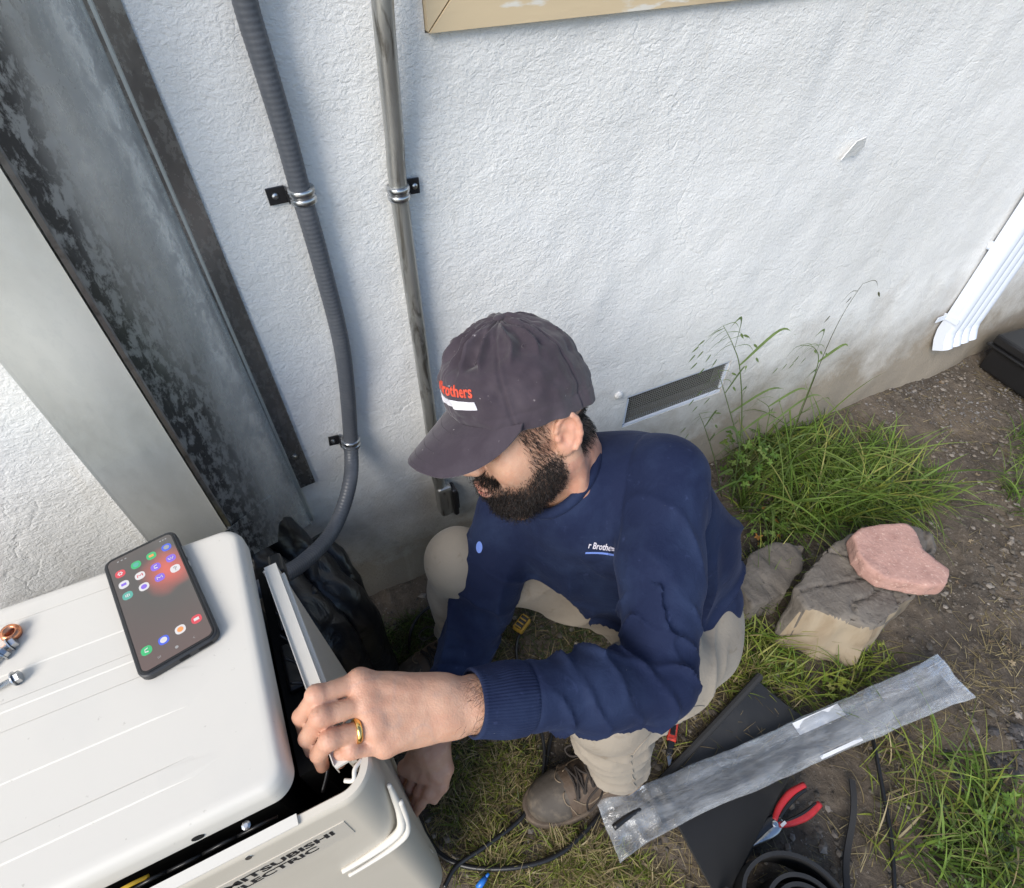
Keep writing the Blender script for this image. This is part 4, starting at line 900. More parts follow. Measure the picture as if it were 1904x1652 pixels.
# ================================================================== THE MAN (signed-distance bodies meshed with surface nets)
def smin(a, b, k):
    if k <= 0: return np.minimum(a, b)
    h = np.clip(.5 + .5 * (b - a) / k, 0, 1); return b + (a - b) * h - k * h * (1 - h)
class SDF:
    def __init__(s): s.items = []; s.disp = []
    def _a(s, f, c, r, k, op): s.items.append((f, np.asarray(c, float), float(r), k, op)); return s
    def cone(s, a, b, ra, rb, k=.01, op='u', flat=None):
        a = np.asarray(a, float); b = np.asarray(b, float); ba = b - a; L2 = ba @ ba + 1e-12
        def f(P, c0, r0):
            d = P - a; t = np.clip(d @ ba / L2, 0, 1); q = d - t[:, None] * ba
            if flat is not None: q = q + (q @ flat[0])[:, None] * np.asarray(flat[0]) * (flat[1] - 1)
            return np.sqrt((q * q).sum(1)) - (ra + (rb - ra) * t)
        return s._a(f, (a + b) / 2, np.linalg.norm(ba) / 2 + max(ra, rb) * 1.05, k, op)
    def ell(s, c, rad, R=None, k=.02, op='u'):
        c = np.asarray(c, float); rad = np.asarray(rad, float); R = np.eye(3) if R is None else np.asarray(R, float)
        def f(P, c0, r0):
            q = (P - c) @ R.T; k0 = np.sqrt(((q / rad) ** 2).sum(1)); k1 = np.sqrt(((q / rad ** 2) ** 2).sum(1)) + 1e-9
            return k0 * (k0 - 1) / k1
        return s._a(f, c, rad.max(), k, op)
    def plane(s, p, n, k=.004, op='i'):
        p = np.asarray(p, float); n = np.asarray(n, float); n = n / np.linalg.norm(n)
        return s._a(lambda P, c0, r0: (P - p) @ n, p, 1e9, k, op)
    def grp(s, g, k=.01, op='u'):
        cs = np.array([i[1] for i in g.items if i[2] < 1e8]); c = cs.mean(0); r = max(np.linalg.norm(i[1] - c) + i[2] for i in g.items if i[2] < 1e8)
        return s._a(lambda P, c0, r0: g.ev(P, c0, r0), c, r, k, op)
    def ev(s, P, c0=None, r0=None):
        d = np.full(len(P), .5)
        for f, c, r, k, op in s.items:
            if c0 is not None and r < 1e8 and np.linalg.norm(c - c0) - r - r0 > .06: continue
            v = f(P, c0, r0)
            if op == 'u': d = smin(d, v, k)
            elif op == 's': d = -smin(-d, v, k)
            else: d = -smin(-d, -v, k)
        for g in s.disp: d = d - g(P, d)
        return d
def mesh_sdf(S, lo, hi, h, B=16):
    lo = np.asarray(lo, float); n = np.ceil((np.asarray(hi) - lo) / h).astype(int) + 2; n = (n + B - 1) // B * B; nb = n // B
    I = np.stack(np.meshgrid(*[np.arange(k) for k in nb], indexing='ij'), -1).reshape(-1, 3)
    C = lo + (I * B + (B - 1) / 2) * h; dc = S.ev(C); rad = B * h * .87
    V = np.empty(n, np.float32)
    loc = np.stack(np.meshgrid(*[np.arange(B)] * 3, indexing='ij'), -1).reshape(-1, 3) * h
    for (i, j, k), c, d in zip(I, C, dc):
        sl_ = (slice(i * B, i * B + B), slice(j * B, j * B + B), slice(k * B, k * B + B))
        if abs(d) > rad * 1.35 + .012: V[sl_] = 1.0 if d > 0 else -1.0
        else: V[sl_] = S.ev(lo + np.array([i, j, k]) * B * h + loc, c, rad).reshape(B, B, B)
    ins = V < 0
    act = np.zeros(np.array(V.shape) - 1, bool); cnt = np.zeros(act.shape, np.int8)
    off = [(a, b, c) for a in (0, 1) for b in (0, 1) for c in (0, 1)]
    sh = act.shape
    for a, b, c in off: cnt += ins[a:a + sh[0], b:b + sh[1], c:c + sh[2]]
    act = (cnt > 0) & (cnt < 8); idx = np.argwhere(act); ids = np.full(sh, -1, np.int32); ids[act] = np.arange(len(idx))
    acc = np.zeros((len(idx), 3)); num = np.zeros(len(idx))
    for ax in range(3):
        o2 = [o for o in off if o[ax] == 0]
        for o in o2:
            p = idx + o; q = p.copy(); q[:, ax] += 1
            va = V[tuple(p.T)]; vb = V[tuple(q.T)]; m = (va < 0) != (vb < 0)
            t = va[m] / (va[m] - vb[m]); pt = np.array(o, float)[None].repeat(m.sum(), 0); pt[:, ax] += t; acc[m] += pt; num[m] += 1
    vert = lo + (idx + acc / num[:, None]) * h
    quads = []
    for ax in range(3):
        s0 = [slice(None)] * 3; s1 = [slice(None)] * 3; s0[ax] = slice(0, -1); s1[ax] = slice(1, None)
        cr = ins[tuple(s0)] != ins[tuple(s1)]; e = np.argwhere(cr); u, w = (ax + 1) % 3, (ax + 2) % 3
        e = e[(e[:, u] > 0) & (e[:, w] > 0) & (e[:, u] < sh[u]) & (e[:, w] < sh[w])]
        fl = ins[tuple(e.T)]
        def g(du, dw): q = e.copy(); q[:, u] -= du; q[:, w] -= dw; return ids[tuple(q.T)]
        Q = np.stack([g(0, 0), g(1, 0), g(1, 1), g(0, 1)], 1); Q[~fl] = Q[~fl][:, ::-1]; quads.append(Q)
    Q = np.concatenate(quads); Q = Q[(Q >= 0).all(1)]
    return vert, Q
def smooth_mesh(V, Q, it=1, lam=.5):
    E = np.concatenate([Q[:, [0, 1]], Q[:, [1, 2]], Q[:, [2, 3]], Q[:, [3, 0]]]); E = np.concatenate([E, E[:, ::-1]])
    deg = np.bincount(E[:, 0], minlength=len(V))[:, None]
    for _ in range(it):
        A = np.stack([np.bincount(E[:, 0], V[E[:, 1], i], len(V)) for i in range(3)], 1); V = V + lam * (A / np.maximum(deg, 1) - V)
    return V
def vnormals(V, Q):
    n = np.cross(V[Q[:, 2]] - V[Q[:, 0]], V[Q[:, 3]] - V[Q[:, 1]]); N = np.zeros_like(V)
    for i in range(4):
        for c in range(3): N[:, c] += np.bincount(Q[:, i], n[:, c], len(V))
    return N / (np.linalg.norm(N, axis=1, keepdims=True) + 1e-12)
def nz(v): return np.asarray(v, float) / np.linalg.norm(v)

# ---- skeleton (metres, world)
HO = np.array([.288, -.353, .884])
HF = nz([-.991, -.060, -.118]); HU = np.array([-.1315, .350, .9275]); HU = nz(HU - HF * (HU @ HF)); HR = np.cross(HF, HU)
HM = np.stack([HF, HU, HR], 1)
def hd(f, u, r): return HO + HM @ np.array([f, u, r], float)
LS, RS = at(1235, 895, .845), at(950, 965, 1.02)
LE, LW = at(1222, 1268, .745), at(858, 1310, .617)
RE, RW = at(868, 1205, 1.09), at(806, 1378, .985)
LH, RH = at(1300, 1200, 1.17), at(1195, 1110, 1.25)
LK, RK = np.array([.272, -.650, .525]), at(851, 1042, 1.06)
LA, RA = np.array([.348, -.662, .118]), np.array([.165, -.262, .115])
SM, HMID = (LS + RS) / 2, (LH + RH) / 2
TA = nz(HMID - SM); TS = nz((LS - RS) - TA * ((LS - RS) @ TA)); TN = np.cross(TS, -TA); TR = np.stack([TS, TN, TA])   # rows: side, front, down
if TN[0] > 0: TN = -TN; TR = np.stack([TS, TN, TA])
TL = np.linalg.norm(HMID - SM)
def tr(s, n, a): return SM + TS * s + TN * n + TA * a
NECK = hd(-.035, -.165, -.005)

# left hand: MCP, PIP, DIP, tip for index, middle, ring, little (pixels + depth)
HANDL = [
    [(668, 1268, .580), (588, 1293, .556), (560, 1333, .566), (566, 1362, .588)],
    [(682, 1308, .573), (596, 1333, .548), (572, 1372, .560), (580, 1398, .580)],
    [(696, 1350, .570), (612, 1376, .545), (592, 1402, .558), (600, 1424, .580)],
    [(715, 1386, .573), (655, 1394, .556), (634, 1404, .560), (632, 1418, .578)]]
HANDL = [[at(*p) for p in f] for f in HANDL]
FR = [(.0102, .0092, .0080, .0068), (.0104, .0094, .0083, .0070), (.0101, .0091, .0081, .0068), (.0090, .0081, .0073, .0062)]
THUMBL = [at(800, 1340, .630), at(728, 1372, .625), at(672, 1392, .622), at(640, 1385, .612)]
HANDR = [
    [(812, 1440, .985), (797, 1474, .985), (783, 1496, .99), (772, 1514, 1.0)],
    [(792, 1442, .995), (780, 1474, 1.0), (772, 1497, 1.01), (766, 1515, 1.02)],
    [(772, 1437, 1.005), (764, 1464, 1.015), (760, 1484, 1.03), (757, 1499, 1.04)],
    [(752, 1428, 1.015), (748, 1448, 1.03), (748, 1463, 1.045), (748, 1474, 1.055)]]
HANDR = [[at(*p) for p in f] for f in HANDR]
THUMBR = [at(822, 1400, .99), at(830, 1430, .985), at(822, 1462, .985), at(808, 1486, .99)]

def add_hand(S, W, E, fingers, thumb, FR, wr, pal):
    H = SDF(); mid = nz(np.mean([f[0] for f in fingers], 0) - W); acr = nz(fingers[3][0] - fingers[0][0]); nrm = nz(np.cross(mid, acr))
    for i, f in enumerate(fingers):
        start = W + acr * (i - 1.5) * .0125 + mid * .012
        H.cone(start, f[0], pal, FR[i][0] * 1.08, .010)
    for i in range(3): H.cone(fingers[i][0], fingers[i + 1][0], .0095, .0095, .006)
    up = nrm if nrm @ (CAM - W) > 0 else -nrm
    for i in range(4): H.cone(W + acr * (i - 1.5) * .008 + mid * .03 + up * pal * .93, fingers[i][0] + up * FR[i][0] * .62, .0028, .0048, .006)
    for i in range(3):
        a = W + acr * (i - 1.0) * .016 + mid * .02; H.cone(a, (fingers[i][0] + fingers[i + 1][0]) / 2, pal * .98, .0105, .012)
    for i, f in enumerate(fingers): H.ell(f[0] , [FR[i][0] * 1.10] * 3, None, .010)
    for i, f in enumerate(fingers):
        G = SDF()
        G.cone(f[0], f[1], FR[i][0], FR[i][1], .006).cone(f[1], f[2], FR[i][1], FR[i][2], .005).cone(f[2], f[3], FR[i][2], FR[i][3], .004)
        G.ell(f[1], [FR[i][1] * 1.01] * 3, None, .005)
        H.grp(G, .0018 if False else .0022)
    T = SDF(); T.cone(thumb[0], thumb[1], .015, .0125, .008).cone(thumb[1], thumb[2], .0122, .0108, .006).cone(thumb[2], thumb[3], .0108, .0085, .005)
    H.grp(T, .010)
    S.grp(H, .008)
    return mid, acr, nrm

body = SDF()
# trunk and limbs under the clothes
body.ell(tr(0, -.01, .10), (.130, .078, .15), TR, .03).ell(tr(0, -.02, .27), (.110, .075, .14), TR, .03).ell(HMID - TA * .02, (.13, .09, .10), TR, .03)
for s_, Sh, E, W, wr in ((1, LS, LE, LW, .026), (-1, RS, RE, RW, .026)):
    body.cone(tr(s_ * .09, 0, .02), Sh, .05, .044, .03)
    body.cone(Sh, E, .044, .035, .02)
    ax = nz(W - E); body.cone(E, E + ax * .09, .034, .037, .02).cone(E + ax * .09, W - ax * .02, .037, .0265, .015)
for Hh, K, A in ((LH, LK, LA), (RH, RK, RA)):
    body.cone(Hh, K, .068, .048, .03).cone(K, A, .046, .034, .02).cone(A, A + np.array([-.11, 0, -.075]), .030, .018, .02)
# flattened wrist
axl = nz(LW - LE)
m1, acl, nl_ = add_hand(body, LW, LE, HANDL, THUMBL, FR, .026, .0145)
body.cone(LW - axl * .055 + acl * .006, LW + m1 * .02 + acl * .0085, .0215, .0190, .012).cone(LW - axl * .055 - acl * .006, LW + m1 * .02 - acl * .009, .0215, .0190, .012)
body.ell(LW - axl * .012 + acl * .021, (.009, .009, .009), None, .012)
m2, acr_, nr_ = add_hand(body, RW, RE, HANDR, THUMBR, FR, .026, .0145)
body.cone(RW - nz(RW - RE) * .05, RW + m2 * .02, .027, .026, .015)
# neck
body.cone(tr(0, -.02, -.015), hd(-.028, -.06, 0), .062, .054, .025).cone(tr(-.05, .02, .03), hd(-.005, -.085, .01), .035, .04, .03)
body.cone(tr(.09, .01, .03), NECK + HU * .0, .034, .036, .03).cone(tr(-.09, .01, .03), NECK + HU * .0, .034, .036, .03)
body.cone(hd(-.015, -.035, -.058), tr(.02, .06, .035), .016, .012, .022)      # neck tendon
# head
HD = HM.T
def he(f, u, r, rad, k=.02, op='u', tilt=None): body.ell(hd(f, u, r), rad, HD if tilt is None else tilt @ HD, k, op)
he(.002, .036, 0, (.090, .086, .074), .01)
he(.030, -.020, 0, (.062, .075, .062), .03)
he(.040, -.075, 0, (.052, .040, .050), .03)           # jaw
for r_ in (-1, 1):
    he(.066, -.030, r_ * .036, (.024, .026, .024), .025)   # cheek
    he(.080, .018, r_ * .030, (.022, .010, .026), .012)    # brow
    he(.088, .000, r_ * .031, (.014, .012, .016), .008, 's')
    he(.074, .000, r_ * .031, (.0125, .0125, .0125), .003)  # eyelids
    body.cone(hd(.012, -.06, r_ * .052), hd(.068, -.115, r_ * .022), .020, .020, .025)   # jaw line
he(.078, -.104, 0, (.022, .018, .024), .02)           # chin
G = SDF(); G.cone(hd(.088, .012, 0), hd(.118, -.028, 0), .008, .0115, .008); G.ell(hd(.108, -.033, .011), (.010, .008, .008), HD, .006); G.ell(hd(.108, -.033, -.011), (.010, .008, .008), HD, .006); body.grp(G, .010)
he(.092, -.068, 0, (.015, .022, .028), .014)
LIP = SDF(); LIP.ell(hd(.1075, -.0640, 0), (.0085, .0060, .022), HD, .003); LIP.ell(hd(.1060, -.0755, 0), (.0090, .0066, .020), HD, .001); body.grp(LIP, .003)
# ears
for r_ in (-1, 1):
    R1 = HD.copy(); tilt = Matrix.Rotation(-.22, 3, 'Z'); er = SDF()
    ca, sa = math.cos(.28), math.sin(.28)
    ef = HF * ca + HU * -sa * -1 * 0 + HU * 0; eu = HU; 
    # ear plane: swings outwards towards the back
    eo = nz(HR * r_ + HF * .35); ef = nz(HF - eo * (HF @ eo)); eu = nz(np.cross(eo, ef)); eu = eu if eu @ HU > 0 else -eu
    eu2 = nz(eu * .97 - ef * .22); ef2 = nz(ef - eu2 * (ef @ eu2)); ER = np.stack([ef2, eu2, eo])
    ec = hd(-.010, -.001, r_ * .079)
    er.ell(ec, (.0175, .030, .0065), ER, .004)
    er.ell(ec - eu2 * .024 + ef2 * .004, (.0105, .012, .0055), ER, .008)
    pts = [ec + ef2 * (.0165 * math.cos(a)) + eu2 * (.0285 * math.sin(a)) + eo * .0045 for a in np.linspace(.15, math.pi * 1.28, 10)]
    for i in range(9): er.cone(pts[i], pts[i + 1], .0042, .0040, .002)
    er.ell(ec + ef2 * .003 - eu2 * .004 + eo * .009, (.0085, .0125, .0075), ER, .004, 's')
    er.ell(ec + ef2 * .000 + eu2 * .014 + eo * .0085, (.0065, .0085, .0050), ER, .004, 's')
    er.ell(ec + ef2 * .0135 - eu2 * .006 + eo * .003, (.005, .0065, .005), ER, .003)
    body.grp(er, .005)
def body_disp(P, d):
    r = .0006 * vnoise(P * 90, 2)
    for hnd in (HANDL, HANDR):
        c = np.mean([f[1] for f in hnd], 0); m = (((P - c) ** 2).sum(1) < .09 ** 2) & (np.abs(d) < .01)
        if m.any():
            for f in hnd:
                a = nz(f[2] - f[0]); q = P[m] - f[1]; t = q @ a; nr_ = np.exp(-((q * q).sum(1)) / .012 ** 2)
                r[m] -= .0011 * nr_ * (np.exp(-((t + .003) / .0010) ** 2) + np.exp(-((t - .0015) / .0010) ** 2) + np.exp(-((t - .006) / .0010) ** 2))
    return r
body.disp.append(body_disp)
bv, bq = mesh_sdf(body, (-.16, -.78, .02), (.74, -.20, 1.03), .0021)
bv = smooth_mesh(bv, bq, 1, .4); bn = vnormals(bv, bq)
HP = (bv - HO) @ HM          # head coordinates of every body vertex
skin = np.array([.52, .30, .205]); C = np.tile(skin, (len(bv), 1))
def tint(mask, col, amt): global C; C = C * (1 - (mask * amt)[:, None]) + np.asarray(col) * (mask * amt)[:, None]
f_, u_, r_ = HP.T
headm = (np.abs(r_) < .11) & (np.abs(f_) < .16) & (u_ > -.2) & (u_ < .17)
tint(headm * np.exp(-((u_ + .07) / .013) ** 2 - ((f_ - .112) / .012) ** 2 - (r_ / .022) ** 2), (.52, .17, .15), .9)
tint(headm * np.exp(-((f_ + .01) / .03) ** 2 - ((u_) / .035) ** 2) * (np.abs(r_) > .075), (.58, .23, .17), .45)
tint(headm * ((u_ < -.05) & (f_ < .0)), (.50, .225, .16), .55)      # sunburnt neck
for hnd in (HANDL, HANDR):
    for f in hnd:
        for p, a, w in ((f[0], .35, .011), (f[1], .5, .009), (f[2], .35, .007), (f[3], .45, .010)): tint(np.exp(-((bv - p) ** 2).sum(1) / w ** 2 / 1.6), (.56, .215, .15), a)
    
tint(sstep(-.1, .5, fbm(bv * 45, 3, 4)), (.47, .235, .155), .40); tint(sstep(.05, .5, fbm(bv * 120, 2, 14)), (.56, .36, .26), .25)
vein = 1 - np.abs(vnoise(bv * np.array([42, 42, 42]) + 3, 77)) * 9; tint(np.clip(vein, 0, 1) * (np.linalg.norm(bv - (LW + HANDL[1][0]) / 2, axis=1) < .075), (.36, .25, .21), .35)
# beard / hair base masks
jaw = -.033 - .035 * sstep(-.0, .075, f_)
bm_ = headm * sstep(.022, -.014, u_ - (-.037 - .034 * sstep(.02, .075, f_))) * sstep(-.004, .012, f_ + .30 * np.minimum(u_ + .06, 0) * -1 * 0) * sstep(-.130, -.112, u_) * (np.abs(r_) < .085)
bm_ *= 1 - np.exp(-((u_ + .0715) / .0085) ** 2 - ((f_ - .118) / .024) ** 2 - (r_ / .021) ** 2)
bm_ *= sstep(-.155, -.115, u_ - .75 * (.075 - f_) * 1.0 + .0)
side = headm * sstep(.012, .022, f_ + .002 + 0 * u_) * sstep(.055, .040, f_ - .10 * (u_ + .02)) * (u_ > -.06) * (u_ < .05) * (np.abs(r_) > .045)
mous = headm * np.exp(-((u_ + .052) / .0075) ** 2) * (f_ > .085) * (np.abs(r_) < .034)
nape = headm * (f_ < -.030) * sstep(-.065, -.045, u_) * (u_ < .006)
scalp = headm * (u_ > .030)
hairm = np.clip(np.maximum.reduce([bm_, side * .45, mous * .95, nape, scalp * .0]), 0, 1)
tint(np.clip(hairm, 0, 1), (.022, .015, .012), .90)
MAT['skin'] = M('skin', skin, .5, 0, .4, attr=True, bump=[(520, .45, .0009), (150, .35, .0016), (60, .2, .002)], sss=.10, mix=[])
person = obj('person', bv, bq, MAT['skin'], org=(.35, -.45, 0), col=C)
tag(person, 'bearded man in dark cap and navy shirt squatting beside the air conditioner', 'person')

# ---- shirt
def limb_fold(a, b, nf, amp, t0, t1, seed, wob=.35, sharp=1.6):
    a = np.asarray(a, float); b = np.asarray(b, float); L = np.linalg.norm(b - a); ax = (b - a) / L
    uu = np.cross(ax, [0, 0, 1.]); uu /= np.linalg.norm(uu); ww = np.cross(ax, uu); c = (a + b) / 2
    def f(P, d):
        out = np.zeros(len(P)); m = (np.abs(d) < .02) & (((P - c) ** 2).sum(1) < (L * .75 + .06) ** 2)
        if not m.any(): return out
        q = P[m] - a; t = q @ ax / L; ph = np.arctan2(q @ ww, q @ uu); rad = np.sqrt(np.maximum((q * q).sum(1) - (t * L) ** 2, 0))
        w = sstep(t0 - .1, t0 + .08, t) * sstep(t1 + .1, t1 - .08, t) * (rad < .13)
        nn_ = vnoise(np.stack([np.cos(ph) * 1.1, np.sin(ph) * 1.1, t * 2.2], -1) + seed, seed)
        ph2 = t * nf + wob * np.sin(ph * 1.0 + seed) + .45 * nn_
        rg = (1 - np.abs(np.sin(ph2 * math.pi))) ** sharp
        am = .45 + .55 * vnoise(np.stack([np.cos(ph) * 1.5, np.sin(ph) * 1.5, t * 5], -1) + 3 * seed, seed + 1)
        out[m] = w * amp * (rg - .25) * np.clip(am, .0, 1.2); return out
    return f
shirt = SDF()
shirt.ell(tr(0, .000, .115), (.170, .106, .180), TR, .03)
shirt.ell(tr(0, -.012, .29), (.146, .108, .170), TR, .05)
shirt.ell(tr(.0, -.060, .085), (.168, .095, .15), TR, .05)       # upper back
shirt.cone(tr(.10, -.045, .0), NECK + HU * .012 - HF * .02, .056, .050, .04)
shirt.cone(tr(-.12, -.01, .005), tr(.12, -.01, .005), .060, .060, .05)
shirt.cone(tr(.06, -.02, .0), NECK - HU * .005, .052, .056, .05).cone(tr(-.06, -.02, .0), NECK - HU * .005, .052, .056, .05)
shirt.ell(tr(0, -.028, TL - .03), (.158, .108, .10), TR, .05)
shirt.ell(at(1290, 1000, 1.04), (.078, .080, .135), TR, .05)
cut = SDF(); cut.ell(tr(0, .012, .25), (.26, .30, .40), TR, .01)
for s_, Sh, E, W in ((1, LS, LE, LW), (-1, RS, RE, RW)):
    G = SDF(); ax = nz(W - E); ua = nz(E - Sh)
    G.cone(Sh - ua * .01, Sh + ua * .12, .064, .059, .02).cone(Sh + ua * .12, E, .059, .050, .02).cone(E, E + ax * .10, .050, .046, .02).cone(E + ax * .10, W - ax * .014, .046, .0365, .02)
    G.plane(W - ax * .016, ax, .004)
    G.cone(W - ax * .040, W + ax * .02, .0300, .0300, .002, 's')
    shirt.grp(G, .028)
    # rib cuff
    c0 = W - ax * .082
# neckline
nkc = hd(-.018, -.128, .012); nka = nz(HU * .93 - HF * .40 * 0 + HF * .33)
shirt.cone(nkc - nka * .03, nkc + nka * .12, .064, .085, .006, 's'); NECK_CUT = shirt.items[-1][0]
shirt.plane(tr(0, 0, TL + .008), nz(TA * 1 - TN * .14), .010)
axf = nz(LW - LE)
shirt.disp += [limb_fold(LE - nz(LE - LS) * .13, LE + axf * .02, 3.5, .015, .25, .95, 3, .35, 2.6), limb_fold(LE + axf * .0, LW - axf * .035, 5.5, .016, .0, .74, 5, .6, 2.6),
               limb_fold(LS, LE, 2.2, .011, .1, .6, 9, .8, 2.4), limb_fold(RS, RE, 4, .012, .15, 1.0, 7, .5, 2.4), limb_fold(RE, RW, 6, .011, 0, .7, 11)]
def torso_folds(P, d):
    out = np.zeros(len(P)); m = np.abs(d) < .02
    if not m.any(): return out
    q = (P[m] - SM) @ TR.T; s_, n_, a_ = q.T
    w1 = sstep(.14, .24, a_) * sstep(TL + .0, TL - .07, a_); rg = 1 - np.abs(np.sin((a_ * 15 + s_ * 5 + 1.3 * vnoise(q * 9, 3)) * 1.6)); out[m] = .014 * (rg ** 2.4 - .25) * w1
    # drapes fanning from the shoulders down the chest
    w2 = sstep(.0, .05, n_) * sstep(.02, .1, a_); rg2 = 1 - np.abs(np.sin((s_ * 26 + a_ * 9 + 1.1 * vnoise(q * 8, 8)) * 1.0)); out[m] += .014 * (rg2 ** 2.4 - .25) * w2
    out[m] += .006 * vnoise(q * 12, 21); out[m] *= sstep(.088, .125, np.linalg.norm(P[m] - nkc, axis=1))
    # sleeve seam (raglan-less set-in seam) round the near armhole
    ds = np.abs(((P[m] - LS) @ nz(TS + .25 * TN)) + .035); out[m] -= .0022 * np.exp(-(ds / .0035) ** 2) * (np.linalg.norm(P[m] - LS, axis=1) < .13)
    return out
shirt.disp.append(torso_folds)
def cuffs(P, d):
    out = np.zeros(len(P))
    for E, W in ((LE, LW), (RE, RW)):
        ax = nz(W - E); t = (P - W) @ ax; m = (np.linalg.norm(P - W, axis=1) < .12) & (np.abs(d) < .02)
        out += m * (-.0016 * sstep(-.078, -.073, t) - .0034 * np.exp(-((t + .0755) / .003) ** 2))
    return out
shirt.disp.append(cuffs)
sv_, sq = mesh_sdf(shirt, (-.05, -.80, .10), (.80, -.16, .93), .0036)
sv_ = smooth_mesh(sv_, sq, 1, .5)
def shirt_material():
    m, nt, b = new_mat('navy_cotton'); v = coords(nt)
    n = noise_node(nt, v, 9, 5, .6, .4); r = ramp(nt, .45, .75); nt.links.new(n.outputs[0], r.inputs[0]); f = nt.nodes.new('ShaderNodeMath'); f.operation = 'MULTIPLY'; nt.links.new(r.outputs[0], f.inputs[0]); f.inputs[1].default_value = .6
    c = mixc(nt, f.outputs[0], (.009, .0150, .045), (.030, .048, .105))
    n2 = noise_node(nt, v, 46, 5, .7, .6); r2 = ramp(nt, .62, .78); nt.links.new(n2.outputs[0], r2.inputs[0]); f2 = nt.nodes.new('ShaderNodeMath'); f2.operation = 'MULTIPLY'; nt.links.new(r2.outputs[0], f2.inputs[0]); f2.inputs[1].default_value = .35
    c = mixc(nt, f2.outputs[0], c, (.075, .098, .22))
    n3 = noise_node(nt, v, 210, 2, .5); r3 = ramp(nt, .80, .81); nt.links.new(n3.outputs[0], r3.inputs[0]); c = mixc(nt, r3.outputs[0], c, (.35, .36, .40))
    nt.links.new(c, b.inputs['Base Color']); b.inputs['Roughness'].default_value = .85; b.inputs['Specular IOR Level'].default_value = .2; b.inputs['Sheen Weight'].default_value = .06; b.inputs['Sheen Roughness'].default_value = .4
    b.inputs['Sheen Tint'].default_value = (.5, .6, 1, 1)
    n4 = noise_node(nt, v, 620, 2); p = add_bump(nt, b, n4.outputs[0], .25, .0008); n5 = noise_node(nt, v, 55, 4, .6, .8); add_bump(nt, b, n5.outputs[0], .35, .004, p)
    return m
MAT['shirt'] = shirt_material()
shirt_o = obj('shirt', sv_, sq, MAT['shirt'], person)
# ribbed cuffs
for E, W in ((LE, LW), (RE, RW)):
    ax = nz(W - E); La = np.linalg.norm(W - E); u = nz(np.cross(ax, [0, 0, 1.])); w = np.cross(ax, u); ns2 = 360; V = []; ts = list(np.linspace(-.078, -.012, 16))
    aa = np.linspace(0, 2 * math.pi, ns2, endpoint=False)
    for k, t in enumerate(ts + [-.012, -.030]):
        s_ = (La + t - .10) / (La - .114); rr = .046 + (.0365 - .046) * np.clip(s_, 0, 1.02) + .0006 - (.0022 if k == 0 else 0) - (.0035 if k == 16 else 0) - (.0055 if k == 17 else 0) + .0007 * vnoise(np.stack([aa * 2, aa * 0 + t * 60, aa * 0], -1), 5) + .0012 * math.sin(t * 90)
        rr = rr + .00035 * np.sin(aa * 72) * (k < 16); V.append(W + ax * t + (u[None] * np.cos(aa)[:, None] + w[None] * np.sin(aa)[:, None]) * np.asarray(rr)[:, None])
    F = [(i * ns2 + j, i * ns2 + (j + 1) % ns2, (i + 1) * ns2 + (j + 1) % ns2, (i + 1) * ns2 + j) for i in range(len(V) - 1) for j in range(ns2)]
    obj('cuff', np.concatenate(V), F, MAT['shirt'], shirt_o)
# ribbed collar
def ray_ring(c, axis, n, rad):
    a = nz(axis); u = nz(np.cross(a, [0, 1, .2])); w = np.cross(a, u); return [c + u * rad * math.cos(t) + w * rad * math.sin(t) for t in np.linspace(0, 2 * math.pi, n, endpoint=False)]
from mathutils.bvhtree import BVHTree
def bvh(V, Q): return BVHTree.FromPolygons([tuple(v) for v in V], [tuple(q) for q in Q])
carve = SDF(); carve.cone(nkc - nka * .03, nkc + nka * .12, .064, .085, .006)
solid = SDF(); solid.items = [i for i in shirt.items if not (i[4] == 's' and i[0] is NECK_CUT)]
tt_ = np.linspace(0, 2 * math.pi, 72, endpoint=False); u = nz(np.cross(nka, [0, 1, .2])); w = np.cross(nka, u)
ring = nkc + nka * .03 + .075 * (np.cos(tt_)[:, None] * u + np.sin(tt_)[:, None] * w)
for _ in range(40):
    for S_ in (solid, carve):
        d = S_.ev(ring); g = np.stack([(S_.ev(ring + 1e-3 * np.eye(3)[i]) - d) / 1e-3 for i in range(3)], 1); ring = ring - g * (d / np.maximum((g * g).sum(1), .2))[:, None] * .6
for _ in range(4): ring = (np.roll(ring, 1, 0) + 2 * ring + np.roll(ring, -1, 0)) / 4
V, F = sweep(np.vstack([ring, ring[:1]]), .0088, 12); obj('collar', V, F, MAT['shirt'], shirt_o)

# ---- trousers
pants = SDF()
pants.ell(HMID - TA * .03, (.142, .108, .115), TR, .03)
pants.ell(HMID + TA * .03 - TN * .02, (.140, .092, .09), TR, .04)
for Hh, K, A in ((LH, LK, LA), (RH, RK, RA)):
    G = SDF(); th_ = nz(K - Hh); sh_ = nz(A - K)
    kr = .059 if K is LK else .050; G.cone(Hh, Hh + th_ * .16, .080, .079, .03).cone(Hh + th_ * .16, K, .079, kr, .03)
    G.cone(K, K + sh_ * .14, kr, .062, .05).cone(K + sh_ * .14, A + sh_ * .03, .064, .058, .02)
    G.plane(A + sh_ * .030, sh_, .006); G.cone(A - sh_ * .005, A + sh_ * .1, .044, .047, .003, 's')
    pants.grp(G, .035)
    pants.disp += [limb_fold(Hh, K, 4, .015, .2, 1.0, int(Hh[1] * 50) % 7 + 2, .9), limb_fold(K, A, 6, .020, .1 if K is LK else .4, 1.0, int(K[1] * 90) % 5 + 4, .5)]
pv, pq = mesh_sdf(pants, (.02, -.80, .06), (.80, -.14, .68), .0038); pv = smooth_mesh(pv, pq, 2, .5)
